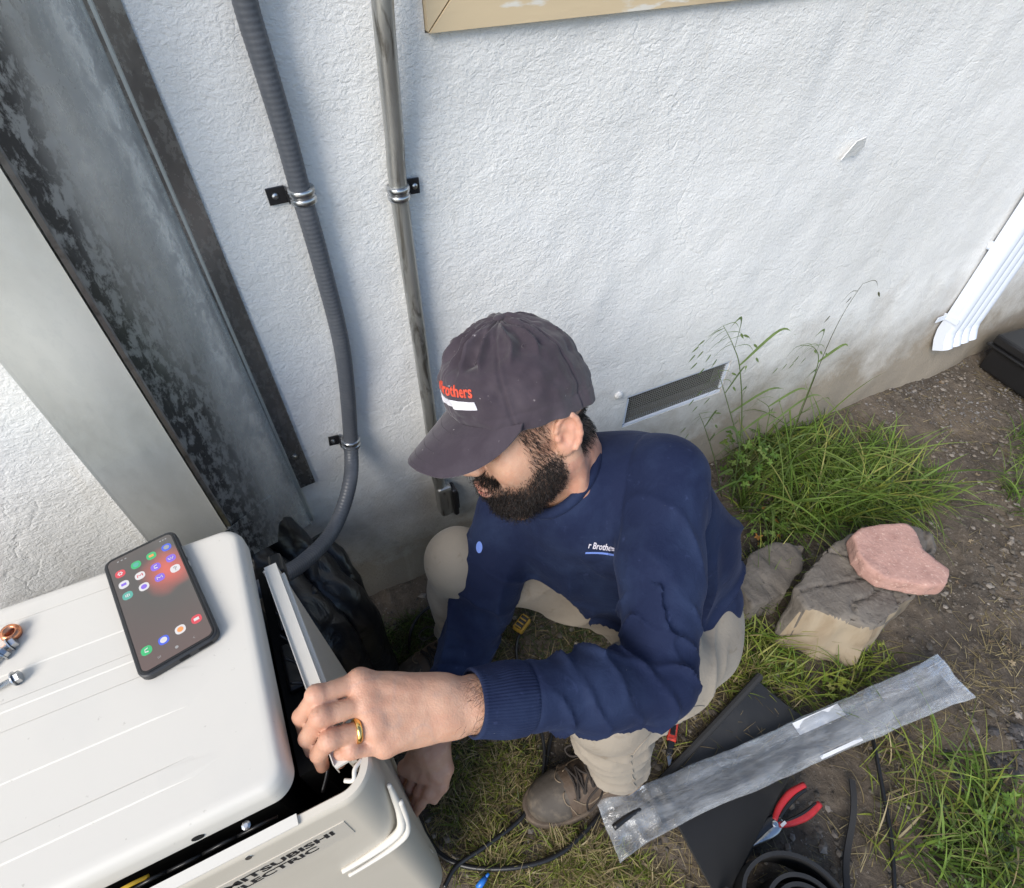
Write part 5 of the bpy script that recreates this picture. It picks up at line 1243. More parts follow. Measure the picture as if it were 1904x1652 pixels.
MAT['khaki'] = M('khaki_twill', (.29, .252, .205), .85, 0, .2, mix=[((.225, .19, .152), 8, .45, .75), ((.20, .16, .115), 30, .60, .76, .6)], bump=[(520, .25, .0008), (48, .35, .004, .8)], sheen=.1)
pants_o = obj('trousers', pv, pq, MAT['khaki'], person)
# stitched side seam of the near leg
def surf_line(S, pts, off=.0006, n=60):
    P = crom(pts, n // max(1, len(pts) - 1))
    for _ in range(12):
        d = S.ev(P); e = 1e-3; g = np.stack([(S.ev(P + e * np.eye(3)[i]) - d) / e for i in range(3)], 1); P = P - g * (d - off)[:, None] * .8
    return P
P = surf_line(pants, [LH + [-.03, -.09, .0], (LH + LK) / 2 + [0, -.08, .02], LK + [.01, -.06, 0], (LK + LA) / 2 + [0, -.06, 0], LA + [.0, -.06, .02]]); V, F = sweep(P, .0012, 6); obj('seam', V, F, MAT['khaki'], pants_o)

# ---- boots
def boot(A, fwd, shin):
    fw_ = nz(np.array([fwd[0], fwd[1], 0])); up_ = np.array([0, 0, 1.]); sd = np.cross(up_, fw_)
    B0 = np.array([A[0], A[1], 0.0])
    def bp_(f, s, u): return B0 + fw_ * f + sd * s + up_ * u
    R = np.stack([fw_, sd, up_])
    S = SDF()
    S.ell(bp_(.125, .0, .045), (.075, .050, .040), R, .02).ell(bp_(.060, 0, .060), (.080, .043, .045), R, .03).ell(bp_(-.035, 0, .050), (.050, .040, .050), R, .03)
    S.cone(bp_(-.01, 0, .07), bp_(-.012, 0, .150), .046, .050, .03)
    S.cone(bp_(-.012, 0, .08), A - shin * .035, .047, .049, .03); S.plane(A - shin * .032, -shin, .006); S.plane(bp_(0, 0, .020), -up_, .006)
    S.disp.append(lambda P, d: .0012 * fbm(P * 60, 2, 5) - .0022 * np.exp(-((((P - B0) @ fw_) - .118) / .0028) ** 2) * (((P - B0) @ up_) < .08))
    lo = B0 + np.array([-.26, -.26, -.02]); hi = B0 + np.array([.26, .26, .2]); V, Q = mesh_sdf(S, lo, hi, .003); V = smooth_mesh(V, Q, 1)
    n = (V - B0) @ fw_
    return S, V, Q, bp_, R
MAT['boot'] = M('boot_leather', (.085, .058, .040), .62, 0, .4, mix=[((.15, .11, .078), 22, .5, .75, .5), ((.05, .04, .032), 13, .55, .72)], bump=[(160, .35, .0015), (40, .3, .003)])
MAT['boot_toe'] = M('boot_toe', (.062, .052, .043), .7, 0, .4, mix=[((.15, .12, .09), 30, .5, .75)], bump=[(200, .3, .001)])
MAT['sole'] = M('boot_sole', (.075, .055, .040), .8, mix=[((.15, .11, .075), 25, .5, .7)], bump=[(90, .3, .002)])
MAT['lace'] = M('boot_lace', (.028, .022, .019), .9, bump=[(700, .4, .0005)])
for A, fwd, K_ in ((LA, (-.97, .10), LK), (RA, (-.985, -.12), RK)):
    S, V, Q, bp_, R = boot(A, fwd, nz(A - K_))
    q = (V - np.array([A[0], A[1], 0])) @ R.T; fc2 = q[Q].mean(1)
    fm = ((fc2[:, 0] > .120) | (fc2[:, 2] < .034 + .012 * sstep(.05, .15, fc2[:, 0]))).astype(int)
    bo = obj('boot', V, Q, [MAT['boot'], MAT['boot_toe']], person, fmat=fm)
    # sole
    mb = MB(); out = []
    for t in np.linspace(0, 2 * math.pi, 56, endpoint=False):
        ca, sa = math.cos(t), math.sin(t); f = .060 + .148 * ca; w = .056 * (1 + .10 * ca) * (1 - .18 * math.exp(-((f - .03) / .05) ** 2)); s_ = w * math.copysign(abs(sa) ** .75, sa); out.append((f, s_))
    k = len(out); Vs = []
    for ins, z in ((-.004, .0), (.0, .004), (.0, .014), (-.0015, .018), (-.001, .024), (-.006, .028)):
        for f, s_ in out: L = math.hypot(f - .06, s_); g = 1 + ins / L; Vs.append(bp_(.06 + (f - .06) * g, s_ * g, z))
    Fs = [(i * k + j, i * k + (j + 1) % k, (i + 1) * k + (j + 1) % k, (i + 1) * k + j) for i in range(5) for j in range(k)] + [tuple(range(k))[::-1], tuple(range(5 * k, 6 * k))]
    obj('sole', Vs, Fs, MAT['sole'], bo, auto=50)
    # tongue, laces and eyelets
    tl = surf_line(S, [bp_(.10, 0, .09), bp_(.06, 0, .11), bp_(.035, 0, .14)], .003, 20); V_, F_ = sweep(tl, [.014, .019, .020], 12); 
    rows = [(.100, .0), (.084, .0), (.068, .0), (.053, .0), (.040, 0)]
    eye = []
    for i, (f, _) in enumerate(rows):
        z = .088 + .012 * i; w = .026
        for s_ in (-1, 1):
            p = surf_line(S, [bp_(f, s_ * w, z), bp_(f - .001, s_ * w, z)], .002, 2)[0]; eye.append(p)
            m_ = MB(); m_.lathe([(.0042, 0), (.0042, .002), (.002, .0022)], p, R.T @ np.array([.3, s_ * .6, .7]), 10); m_.build('eyelet', MAT['steel'] if i > 2 else MAT['lace'], bo)
    for i in range(len(rows)):
        a_, b_2 = eye[2 * i], eye[2 * i + 1]
        V_, F_ = sweep(surf_line(S, [a_, (a_ + b_2) / 2 + [0, 0, .02], b_2], .0042, 16), .0024, 7); obj('lace', V_, F_, MAT['lace'], bo)
        if i:
            for x, y in ((eye[2 * i - 2], b_2), (eye[2 * i - 1], a_)):
                V_, F_ = sweep(surf_line(S, [x, (x + y) / 2 + [0, 0, .02], y], .0055, 16), .0024, 7); obj('lace', V_, F_, MAT['lace'], bo)
    MAT.setdefault('boot_trim', M('boot_trim', (.20, .15, .10), .8))
    for s_ in (-1, 1):
        for pts_ in ([bp_(.108, s_ * .020, .08), bp_(.085, s_ * .040, .075), bp_(.045, s_ * .045, .085), bp_(.02, s_ * .043, .13)], [bp_(.118, s_ * .006, .08), bp_(.112, s_ * .035, .06), bp_(.10, s_ * .052, .04)], [bp_(.01, s_ * .045, .05), bp_(-.02, s_ * .043, .075), bp_(-.06, s_ * .030, .085)]):
            V_, F_ = sweep(surf_line(S, pts_, .0004, 24), .0013, 6); obj('trim', V_, F_, MAT['boot_trim'], bo)
    for s_ in (-1, 1):
        a_ = eye[-1] if s_ > 0 else eye[-2]; loop = [a_, a_ + R.T @ np.array([.022, s_ * .022, .012]), a_ + R.T @ np.array([.046, s_ * .030, -.018]), a_ + R.T @ np.array([.040, s_ * .012, -.020]), a_ + R.T @ np.array([.01, 0, .004])]
        V_, F_ = sweep(loop, .0022, 7, sub=8); obj('lace', V_, F_, MAT['lace'], bo)

# ---- ring on the ring finger
f = HANDL[2]; p0 = f[0] + (f[1] - f[0]) * .40; axr = nz(f[1] - f[0]); mb = MB()
mb.lathe([(.0104, -.0026), (.0118, -.0024), (.0122, 0), (.0118, .0024), (.0104, .0026)], p0, axr, 28); mb.build('wedding_ring', MAT['gold'], person, smooth=True)

# ---- cap
cap = empty('cap', hd(0, .06, 0)); cap.parent = person; cap.location = Vector(hd(0, .06, 0) - ORG['person']); ORG[cap.name] = hd(0, .06, 0)
CC = np.array([.007, .040, 0]); CRD = (.1015, .112, .0925)
def cap_pt(th_, ph, off=0.0):
    """th: 0 front .. 2pi round (towards the man's left first), ph: 0 rim .. pi/2 crown"""
    c, s_ = np.cos(ph), np.sin(ph); cs = np.sign(c) * np.abs(c) ** .80; sn = np.sign(s_) * np.abs(s_) ** .92
    ff = CRD[0] * cs * np.cos(th_); rr = -CRD[2] * cs * np.sin(th_); uu = CRD[1] * sn
    # crown leans forward, front panels stand up
    fr_ = np.clip(np.cos(th_), 0, 1) ** 2; ff = ff + .012 * fr_ * np.sin(ph * 2) ** 1 + 0
    base = -.010 * np.cos(th_) * 0 - .020 * np.clip(-np.cos(th_), 0, 1) + .004 * np.cos(th_); uu = uu + base * c
    p = np.stack([ff + CC[0], uu + CC[1], rr + CC[2]], -1)
    n_ = np.stack([ff / CRD[0] ** 2, (uu - 0) / CRD[1] ** 2, rr / CRD[2] ** 2], -1); n_ /= np.linalg.norm(n_, axis=-1, keepdims=True) + 1e-9
    return p + n_ * np.asarray(off)[..., None], n_
nth, nph = 240, 90
TH, PHI = np.meshgrid(np.linspace(0, 2 * math.pi, nth, endpoint=False), np.linspace(-.06, math.pi / 2 - .012, nph), indexing='ij')
p0_, _ = cap_pt(TH, PHI)
off = np.zeros_like(TH)
seamang = [0, math.pi / 3, 2 * math.pi / 3, math.pi, 4 * math.pi / 3, 5 * math.pi / 3]
for a_ in seamang:
    dth = np.abs((TH - a_ + math.pi) % (2 * math.pi) - math.pi) * np.cos(PHI) * .105
    off += -.0016 * np.exp(-(dth / .0016) ** 2) + .0011 * np.exp(-((dth - .0038) / .0020) ** 2)
off += -.0012 * np.exp(-((PHI - .115) / .012) ** 2)
# pleats radiating from the crown in the unstiffened front panels
pl_ = 1 - np.abs(np.sin(TH * 7.5 + .9 * vnoise(np.stack([TH * 1.3, PHI * 2, 0 * TH], -1), 5)))
frm = np.clip(np.cos(TH - .55), 0, 1) ** .7
off += .018 * (pl_ ** 1.8 - .4) * frm * sstep(.66, .88, PHI) * sstep(1.45, 1.1, PHI)
off += .004 * fbm(np.stack([np.cos(TH) * 2.4, np.sin(TH) * 2.4, PHI * 2.5], -1), 3, 33) + .0022 * vnoise(np.stack([np.cos(TH) * 7, np.sin(TH) * 7, PHI * 8], -1), 6)
off -= .010 * np.exp(-((PHI - 1.0) / .28) ** 2) * np.clip(np.cos(TH - .2), 0, 1) ** 3
Pc, _ = cap_pt(TH, PHI, off); V = Pc.reshape(-1, 3)
i_ = np.arange(nth)[:, None] * nph + np.arange(nph - 1)[None]; j_ = ((np.arange(nth) + 1) % nth)[:, None] * nph + np.arange(nph - 1)[None]
F = np.stack([i_, j_, j_ + 1, i_ + 1], -1).reshape(-1, 4)
def hw(P): return HO + np.asarray(P) @ HM.T
V2 = np.vstack([hw(V), hw([[CC[0] , CC[1] + CRD[1] + .001, 0]])]); Fl = [tuple(f) for f in F] + [(i * nph + nph - 1, ((i + 1) % nth) * nph + nph - 1, nth * nph) for i in range(nth)]
MAT['cap'] = M('cap_cotton', (.044, .035, .045), .9, 0, .15, mix=[((.082, .068, .082), 9, .42, .75, .5), ((.04, .032, .038), 14, .55, .75), ((.34, .31, .32), 115, .70, .74)], bump=[(700, .25, .0006), (60, .3, .003)], sheen=.2)
crown = obj('crown', V2, Fl, MAT['cap'], cap); md = crown.modifiers.new('s', 'SOLIDIFY'); md.thickness = .0016; md.offset = -1
def cap_surf(th_, ph, o=0.0):
    of = np.zeros_like(np.asarray(th_, float)) + o
    # same large relief as the crown, so that the stitching follows it
    b1 = .004 * fbm(np.stack([np.cos(th_) * 2.4, np.sin(th_) * 2.4, ph * 2.5], -1), 3, 33) + .0022 * vnoise(np.stack([np.cos(th_) * 7, np.sin(th_) * 7, ph * 8], -1), 6)
    pl2 = 1 - np.abs(np.sin(th_ * 7.5 + .9 * vnoise(np.stack([th_ * 1.3, ph * 2, 0 * th_], -1), 5)))
    b1 = b1 + .018 * (pl2 ** 1.8 - .4) * np.clip(np.cos(th_ - .55), 0, 1) ** .7 * sstep(.66, .88, ph) * sstep(1.45, 1.1, ph) - .010 * np.exp(-((ph - 1.0) / .28) ** 2) * np.clip(np.cos(th_ - .2), 0, 1) ** 3
    return hw(cap_pt(th_, ph, of + b1)[0])
mb = MB(); mb.lathe([(.0085, -.001), (.0085, .002), (.006, .0042), (.001, .005)], hw([[CC[0], CC[1] + CRD[1] + .0005, 0]])[0], HU, 18); mb.build('button', MAT['cap'], cap, smooth=True)
for th_ in (.52, 1.57, 2.6, 3.7, 4.7, 5.76):
    c = cap_surf(np.array([th_]), np.array([.92]), .0)[0]; c2 = cap_surf(np.array([th_]), np.array([.92]), .01)[0]; mb = MB(); mb.lathe([(.0014, .0), (.0018, .0008), (.0032, .0008), (.0036, -.001)], c, c2 - c, 14); mb.build('eyelet', MAT['cap'], cap, smooth=True)
# brim: curved visor
nb_, nt_ = 70, 26
TB, SB_ = np.meshgrid(np.linspace(-1.16, 1.16, nb_), np.linspace(0, 1, nt_), indexing='ij')
edge, _ = cap_pt(TB, np.full_like(TB, .015)); reach = .080 * np.sqrt(np.clip(1 - (np.abs(TB) / 1.165) ** 2.6, 0, 1)) * (1 - .12 * np.abs(TB))
fo = edge[..., 0] + reach * SB_; ro = edge[..., 2] * (1 + .06 * SB_) ; uo = edge[..., 1] - (.030 * SB_ ** 1.15 + SB_ * .088 * np.abs(ro) + 2.1 * ro ** 2 * SB_) * np.clip(reach / .07, 0, 1)
Pb = np.stack([fo, uo, ro], -1)
thick_sheet('brim', hw(Pb.reshape(-1, 3)).reshape(nb_, nt_, 3), .0026, MAT['cap'], cap)
for s0 in (.25, .45, .65, .85, .97):
    k_ = int(s0 * (nt_ - 1)); line = hw(Pb[3:-3, k_]) + HU * .0029; V_, F_ = sweep(line, .00045, 5); obj('stitching', V_, F_, MAT['cap'], cap)
# embroidered words and bar on the front
MAT['red_thread'] = M('red_thread', (.60, .075, .04), .7, bump=[(500, .4, .0005)]); MAT['white_thread'] = M('white_thread', (.66, .65, .70), .7, bump=[(500, .4, .0005)]); MAT['faint_thread'] = M('faint_thread', (.50, .48, .54), .7)
def on_cap(V, cth, cph, o):
    """flat lettering (x to the man's left, y up, metres) wrapped on the crown"""
    V = np.asarray(V); return cap_surf(cth + V[:, 0] / .112, cph + V[:, 1] / .115, o + V[:, 2] * 0)
def fine(V, F, s=.004):
    bm = bmesh.new(); vs = [bm.verts.new(v) for v in V]
    for f in F:
        try: bm.faces.new([vs[i] for i in f])
        except ValueError: pass
    bmesh.ops.triangulate(bm, faces=bm.faces[:])
    for _ in range(3):
        es = [e for e in bm.edges if e.calc_length() > s]
        if not es: break
        bmesh.ops.subdivide_edges(bm, edges=es, cuts=1); bmesh.ops.triangulate(bm, faces=[f for f in bm.faces if len(f.verts) > 3])
    bm.verts.index_update(); V = np.array([v.co[:] for v in bm.verts]); F = [tuple(v.index for v in f.verts) for f in bm.faces]; bm.free(); return V, F
def raised(name, V, F, mat, par, mapf, h=.0009):
    V, F = fine(V, F); a = mapf(V, h); n = len(V)
    # skirt down to the cloth along the boundary
    cnt = {}
    for f in F:
        for i in range(len(f)): e = (f[i], f[(i + 1) % len(f)]); cnt[tuple(sorted(e))] = cnt.get(tuple(sorted(e)), []) + [e]
    b = mapf(V, -.0006); Fs = list(F) + [(e[0][1], e[0][0], e[0][0] + n, e[0][1] + n) for e in cnt.values() if len(e) == 1]
    return obj(name, np.vstack([a, b]), Fs, mat, par, smooth=False)
V, F = text_mesh('r Brothers', .026, 1.0, .0005, 'LEFT', space=1.04); V[:, 0] -= V[:, 0].min(); V[:, 0] *= .094 / V[:, 0].max()

LTH, LPH = .06, .47
raised('lettering', V * [1, 1.0, 1] + [-.030, 0, 0], F, MAT['red_thread'], cap, lambda V, o: on_cap(V, LTH, LPH, o), .0012)
xe = V[:, 0].max() - .030
nx_ = 30; bar = np.array([[x, y, 0] for x in np.linspace(-.040, xe, nx_) for y in (-.0265, -.0205, -.0145)]); bf = [(i * 3 + j, i * 3 + 3 + j, i * 3 + 4 + j, i * 3 + 1 + j) for i in range(nx_ - 1) for j in range(2)]
raised('bar', bar, bf, MAT['white_thread'], cap, lambda V, o: on_cap(V, LTH, LPH, o), .0010)

# ---- printed words on the chest
MAT['print_white'] = M('print_white', (.62, .60, .68), .6); MAT['print_blue'] = M('print_blue', (.16, .26, .68), .6)
PB = bvh(sv_, sq)
def stick(V, origin, ex, ey, nrm_, o):
    out = []
    for v in V:
        p = origin + ex * v[0] + ey * v[1]; h = PB.ray_cast(Vector(p + nrm_ * .03), Vector(-nrm_), .3); q = np.array(h[0]) if h[0] is not None else p; out.append(q + nrm_ * o)
    return np.array(out)
_h = PB.ray_cast(Vector(CAM), Vector(nz(ray(1122, 1018))), 3); lc = np.array(_h[0]) if _h[0] is not None else at(1122, 1018, .9); ex = nz(CR * .97 - CU * .12); ex = nz(ex); vn = nz(CAM - lc); vn = nz(vn - ex * (vn @ ex)); ey = np.cross(vn, ex)
V, F = text_mesh('r Brothers', .0135, .72, .0003, 'LEFT'); V, F = fine(V, F, .006); V[:, 0] -= V[:, 0].min()
obj('lettering', stick(V, lc - ex * .022, ex, ey, vn, .0011), F, MAT['print_white'], shirt_o, smooth=False)
lin = np.array([[x, y + .0025 * math.sin(x * 60), 0] for x in np.linspace(-.002, .048, 24) for y in (-.0130, -.0102)]); lf = [(2 * i, 2 * i + 2, 2 * i + 3, 2 * i + 1) for i in range(23)]
obj('underline', stick(lin, lc - ex * .022, ex, ey, vn, .0011), lf, MAT['print_blue'], shirt_o, smooth=False)
# round badge on the far sleeve
bc = at(891, 1018, .98); vn2 = nz(CAM - bc); ang_ = [2 * math.pi * i / 24 for i in range(24)]
ex2 = CR; ey2 = np.cross(vn2, ex2)
bad = np.array([[0, 0, 0]] + [[.0055 * math.cos(a), .010 * math.sin(a), 0] for a in ang_]); obj('badge', stick(bad, bc, ex2, ey2, vn2, .0012), [(0, i + 1, (i + 1) % 24 + 1) for i in range(24)], MAT['print_blue'], shirt_o, smooth=False)
# white print on the upper back, seen edge-on
_h = PB.ray_cast(Vector(CAM), Vector(nz(ray(1296, 826))), 3); wc = np.array(_h[0]) if _h[0] is not None else tr(.1, -.1, .03)
mk = np.array([[x, y, 0] for x in np.linspace(-.008, .008, 6) for y in np.linspace(-.003, .003, 3)]); obj('back_print', stick(mk, wc, nz(CR * .6 - CU * .8), nz(CR * .8 + CU * .6), nz(CAM - wc), .0012), [(i * 3 + j, i * 3 + 3 + j, i * 3 + 4 + j, i * 3 + 1 + j) for i in range(5) for j in range(2)], MAT['print_white'], shirt_o, smooth=False)

# ---- hair: beard, moustache, sideburns, nape, eyebrows, forearm hair (tapered ribbons)
def strands(name, roots, normals, dirs, length, width, mat, parent, curl=.3, seg=4, seed=0):
    rg = np.random.default_rng(seed); n = len(roots); L = length * rg.uniform(.55, 1.2, n); t = np.linspace(0, 1, seg + 1)
    side_ = np.cross(dirs, normals); side_ += rg.normal(0, .4, side_.shape); side_ /= np.linalg.norm(side_, axis=1, keepdims=True) + 1e-9
    wv = rg.normal(0, 1, (n, 3)); wv2 = rg.normal(0, 1, (n, 3)); V = []
    for k, tt_ in enumerate(t):
        p = roots + normals * (L * (.42 * math.sin(tt_ * 2.0)))[:, None] + dirs * (L * tt_)[:, None] + (wv * math.sin(tt_ * 3.4) + wv2 * math.sin(tt_ * 6.5) * .5) * (L * curl * tt_ * .4)[:, None]
        w = width * (1 - .75 * tt_); V.append(p - side_ * w); V.append(p + side_ * w)
    V = np.stack(V, 1).reshape(-1, 3); b = np.arange(n)[:, None] * (2 * (seg + 1)); F = np.concatenate([np.stack([b[:, 0] + 2 * k, b[:, 0] + 2 * k + 1, b[:, 0] + 2 * k + 3, b[:, 0] + 2 * k + 2], 1) for k in range(seg)])
    return obj(name, V, F, mat, parent)
MAT['hair'] = M('dark_hair', (.012, .009, .008), .6, 0, .25)
MAT['arm_hair'] = M('arm_hair', (.06, .038, .026), .5)
rg = np.random.default_rng(3)
def pick(mask, n): w = np.clip(mask, 0, 1); w = w / w.sum(); return rg.choice(len(bv), n, p=w)
ix = pick(bm_ ** 1.1, 9000); root = bv[ix] + rg.normal(0, .001, (9000, 3)); nrm_ = bn[ix]
dn = nz(-HU * 1.0 + HF * .25); dr = dn + rg.normal(0, .55, (9000, 3)); dr -= nrm_ * (dr * nrm_).sum(1, keepdims=True) * .7; dr /= np.linalg.norm(dr, axis=1, keepdims=True)
ll = (.0055 + .005 * sstep(-.06, -.12, HP[ix, 1])) * (.35 + .65 * sstep(.1, .7, bm_[ix]))
tag(strands('beard', root, nrm_, dr, ll, .00036, MAT['hair'], person, .9, 4, 4), kind='stuff')
ix = pick(mous, 900); dr = -HU[None] * .7 + np.sign(HP[ix, 2])[:, None] * HR[None] * .6 + HF * .3 + rg.normal(0, .25, (900, 3)); dr /= np.linalg.norm(dr, axis=1, keepdims=True)
tag(strands('moustache', bv[ix], bn[ix], dr, np.full(900, .010), .0004, MAT['hair'], person, .3, 3, 5), kind='stuff')
ix = pick(side * .8 + nape, 2600); dr = -HU[None] * 1.0 - HF[None] * .55 + rg.normal(0, .25, (2600, 3)); nn_ = bn[ix]; dr -= nn_ * (dr * nn_).sum(1, keepdims=True) * .85; dr /= np.linalg.norm(dr, axis=1, keepdims=True)
tag(strands('hair', bv[ix], nn_ * .5, dr, np.full(2600, .011), .00035, MAT['hair'], person, .25, 3, 6), kind='stuff')
brow = headm * np.exp(-((u_ - .022) / .004) ** 2) * (f_ > .06) * (np.abs(r_) > .012) * (np.abs(r_) < .05)
ix = pick(brow, 500); dr = np.sign(HP[ix, 2])[:, None] * HR[None] - HF * .3 + rg.normal(0, .2, (500, 3)); dr /= np.linalg.norm(dr, axis=1, keepdims=True)
tag(strands('eyebrows', bv[ix], bn[ix], dr, np.full(500, .008), .0003, MAT['hair'], person, .2, 3, 7), kind='stuff')
tfo = (bv - LW) @ axl; armm = (np.linalg.norm(bv - LW, axis=1) < .07) * sstep(.012, -.02, tfo) * np.clip(bn @ nz(CAM - LW), 0, 1) * sstep(-.2, .5, vnoise(bv * 60, 3) + .4)
ix = pick(armm, 650); dr = axl[None] * .75 + acl[None] * .55 + rg.normal(0, .35, (650, 3)); nn_ = bn[ix]; dr -= nn_ * (dr * nn_).sum(1, keepdims=True) * .9; dr /= np.linalg.norm(dr, axis=1, keepdims=True)
tag(strands('arm_hair', bv[ix], nn_ * .35, dr, np.full(650, .015), .00016, MAT['arm_hair'], person, .5, 4, 8), kind='stuff')

# ================================================================== GRASS, WEEDS, STRAW, PEBBLES
from mathutils.geometry import tessellate_polygon
def in_poly(P, poly):
    x, y = P[:, 0], P[:, 1]; r = np.zeros(len(P), bool); n = len(poly)
    for i in range(n):
        x1, y1 = poly[i]; x2, y2 = poly[(i + 1) % n]
        c = ((y1 > y) != (y2 > y)) & (x < (x2 - x1) * (y - y1) / (y2 - y1 + 1e-12) + x1); r ^= c
    return r
def scatter(pxpoly, n, seed):
    """points on the soil inside an outline, evenly by ground area, patchy"""
    g = np.array([on_z(*p, 0)[:2] for p in pxpoly]); rg = np.random.default_rng(seed); lo, hi = g.min(0), g.max(0); out = []
    while len(out) < n:
        q = rg.uniform(lo, hi, (n * 4, 2)); q = q[in_poly(q, g)]
        den = .5 + .9 * fbm(np.concatenate([q * 9, np.zeros((len(q), 1))], 1), 2, seed % 50); q = q[rg.uniform(0, 1, len(q)) < den]
        out += list(q)
    q = np.array(out[:n]); q = q[(q[:, 1] < -.004)]
    return q
def blades(name, q, hmin, hmax, wid, lean, bend, cols, seed, wind=(0, 0), seg=5, z0=None, flat_=0.0):
    rg = np.random.default_rng(seed); n = len(q); H = rg.uniform(hmin, hmax, n) * rg.uniform(.7, 1.15, n)
    a = rg.uniform(0, 2 * math.pi, n); D = np.stack([np.cos(a), np.sin(a)], 1) * rg.uniform(.2, 1, n)[:, None] * lean + np.asarray(wind); 
    base = np.stack([q[:, 0], q[:, 1], ground_h(q[:, 0], q[:, 1]) - .004], 1)
    dl = np.linalg.norm(D, axis=1, keepdims=True) + 1e-6; dn_ = D / dl; sd = np.stack([-dn_[:, 1], dn_[:, 0], np.zeros(n)], 1); sd += rg.normal(0, .35, (n, 3)); sd /= np.linalg.norm(sd, axis=1, keepdims=True)
    W = wid * rg.uniform(.6, 1.3, n); bd = bend * rg.uniform(.4, 1.4, n); V = []; 
    for k in range(seg + 1):
        t = k / seg; ang = np.minimum(np.arctan(dl[:, 0]) * .6 + bd * t, 2.1)
        if k == 0: p = base.copy()
        else:
            st = H / seg; p = p + np.concatenate([dn_ * (np.sin(ang) * st)[:, None], (np.cos(ang) * st * (1 - flat_))[:, None]], 1)
            p[:, 2] = np.maximum(p[:, 2], ground_h(p[:, 0], p[:, 1]) + .001); p[:, 1] = np.minimum(p[:, 1], -.012 + 0 * p[:, 1])
        w = (W * (1 - t ** 1.6) * (.75 + .5 * math.sin(t * 2.6)) + .00015)[:, None]; V.append(p - sd * w); V.append(p + sd * w)
    V = np.stack(V, 1); cols = np.asarray(cols); ci = rg.integers(0, len(cols), n); c = cols[ci] * rg.uniform(.7, 1.25, (n, 1))
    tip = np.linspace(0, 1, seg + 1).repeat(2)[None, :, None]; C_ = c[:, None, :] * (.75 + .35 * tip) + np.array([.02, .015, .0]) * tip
    b = np.arange(n) * (2 * (seg + 1)); F = np.concatenate([np.stack([b + 2 * k, b + 2 * k + 1, b + 2 * k + 3, b + 2 * k + 2], 1) for k in range(seg)])
    return V.reshape(-1, 3), F, C_.reshape(-1, 3)
def grass(name, parts, label=None):
    V = []; F = []; C_ = []; n = 0
    for v, f, c in parts: V.append(v); F.append(f + n); C_.append(c); n += len(v)
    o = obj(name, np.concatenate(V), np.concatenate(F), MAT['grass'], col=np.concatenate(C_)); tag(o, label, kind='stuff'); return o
GREEN = [(.105, .185, .028), (.135, .220, .040), (.070, .135, .020), (.170, .240, .060), (.12, .165, .035)]
LIME = [(.22, .26, .045), (.18, .23, .038), (.27, .27, .08), (.13, .18, .030)]
STRAW = [(.30, .24, .12), (.24, .19, .10), (.36, .30, .17), (.18, .14, .08)]
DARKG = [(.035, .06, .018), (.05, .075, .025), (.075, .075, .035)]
big = [(1340, 800), (1400, 770), (1480, 790), (1600, 780), (1700, 830), (1760, 900), (1790, 960), (1690, 985), (1560, 985), (1480, 1010), (1400, 1020), (1370, 920)]
core = [(1345, 830), (1420, 800), (1560, 820), (1680, 880), (1720, 950), (1600, 970), (1450, 985), (1380, 960)]
p_ = []
p_.append(blades('g', scatter(core, 1300, 1), .08, .24, .0025, 1.3, 1.6, GREEN + DARKG[1:2] + LIME[:1], 11, (.12, -.10), 7))
p_.append(blades('g', scatter(big, 1000, 2), .05, .15, .0018, 1.1, 1.3, GREEN + LIME[:1], 12, (.1, -.05), 5))
p_.append(blades('g', scatter(core, 230, 3), .22, .42, .0028, 1.6, 1.6, GREEN[:4] + LIME[2:3], 13, (.40, -.12), 9))
p_.append(blades('g', scatter([(1300, 800), (1390, 770), (1420, 830), (1390, 960), (1360, 940)], 330, 4), .06, .2, .002, .6, .8, GREEN, 14, (0, -.1), 6))
grass('green_grass', p_, 'thick clump of long green grass beside the man against the wall')
p_ = [blades('g', scatter([(1360, 1150), (1450, 1180), (1600, 1215), (1690, 1160), (1680, 1230), (1560, 1300), (1470, 1330), (1400, 1250)], 430, 5), .05, .15, .0019, 1.0, 1.3, LIME + GREEN[:1], 15, (-.1, -.1), 6),
      blades('g', scatter([(1345, 1150), (1400, 1160), (1420, 1280), (1330, 1300), (1310, 1240)], 300, 6), .04, .12, .0017, 1.2, 1.3, LIME + STRAW[:2], 16, (0, 0), 5),
      blades('g', scatter([(1385, 1000), (1420, 1000), (1470, 1060), (1440, 1140), (1380, 1130)], 200, 7), .06, .18, .0018, .7, .9, GREEN + LIME, 17, (-.1, -.1), 6)]
grass('stump_grass', p_, 'yellow green grass growing round the foot of the stump')
p_ = [blades('g', scatter([(1650, 1365), (1780, 1400), (1904, 1480), (1904, 1652), (1760, 1652), (1720, 1560), (1720, 1520)], 130, 8), .07, .22, .0021, 1.2, 1.5, GREEN + LIME[:2], 18, (.1, .15), 7),
      blades('g', scatter([(1700, 1560), (1904, 1500), (1950, 1700), (1760, 1720)], 260, 9), .05, .15, .0022, 1.1, 1.3, GREEN, 19, (0, .1), 6),
      blades('g', scatter([(1600, 1350), (1904, 1440), (1904, 1652), (1600, 1652)], 150, 10), .05, .18, .0016, 1.4, 1.4, LIME[:2] + STRAW, 20, (0, 0), 6),
      blades('g', scatter([(1840, 820), (1904, 800), (1960, 900), (1880, 960)], 140, 31), .05, .2, .0018, 1.2, 1.4, GREEN, 21, (.1, -.1), 6)]
grass('corner_grass', p_, 'loose green grass sprawling over the soil in the lower right corner')
dry = [(840, 1430), (960, 1400), (1010, 1500), (1120, 1560), (1210, 1600), (1330, 1700), (800, 1700), (800, 1560)]
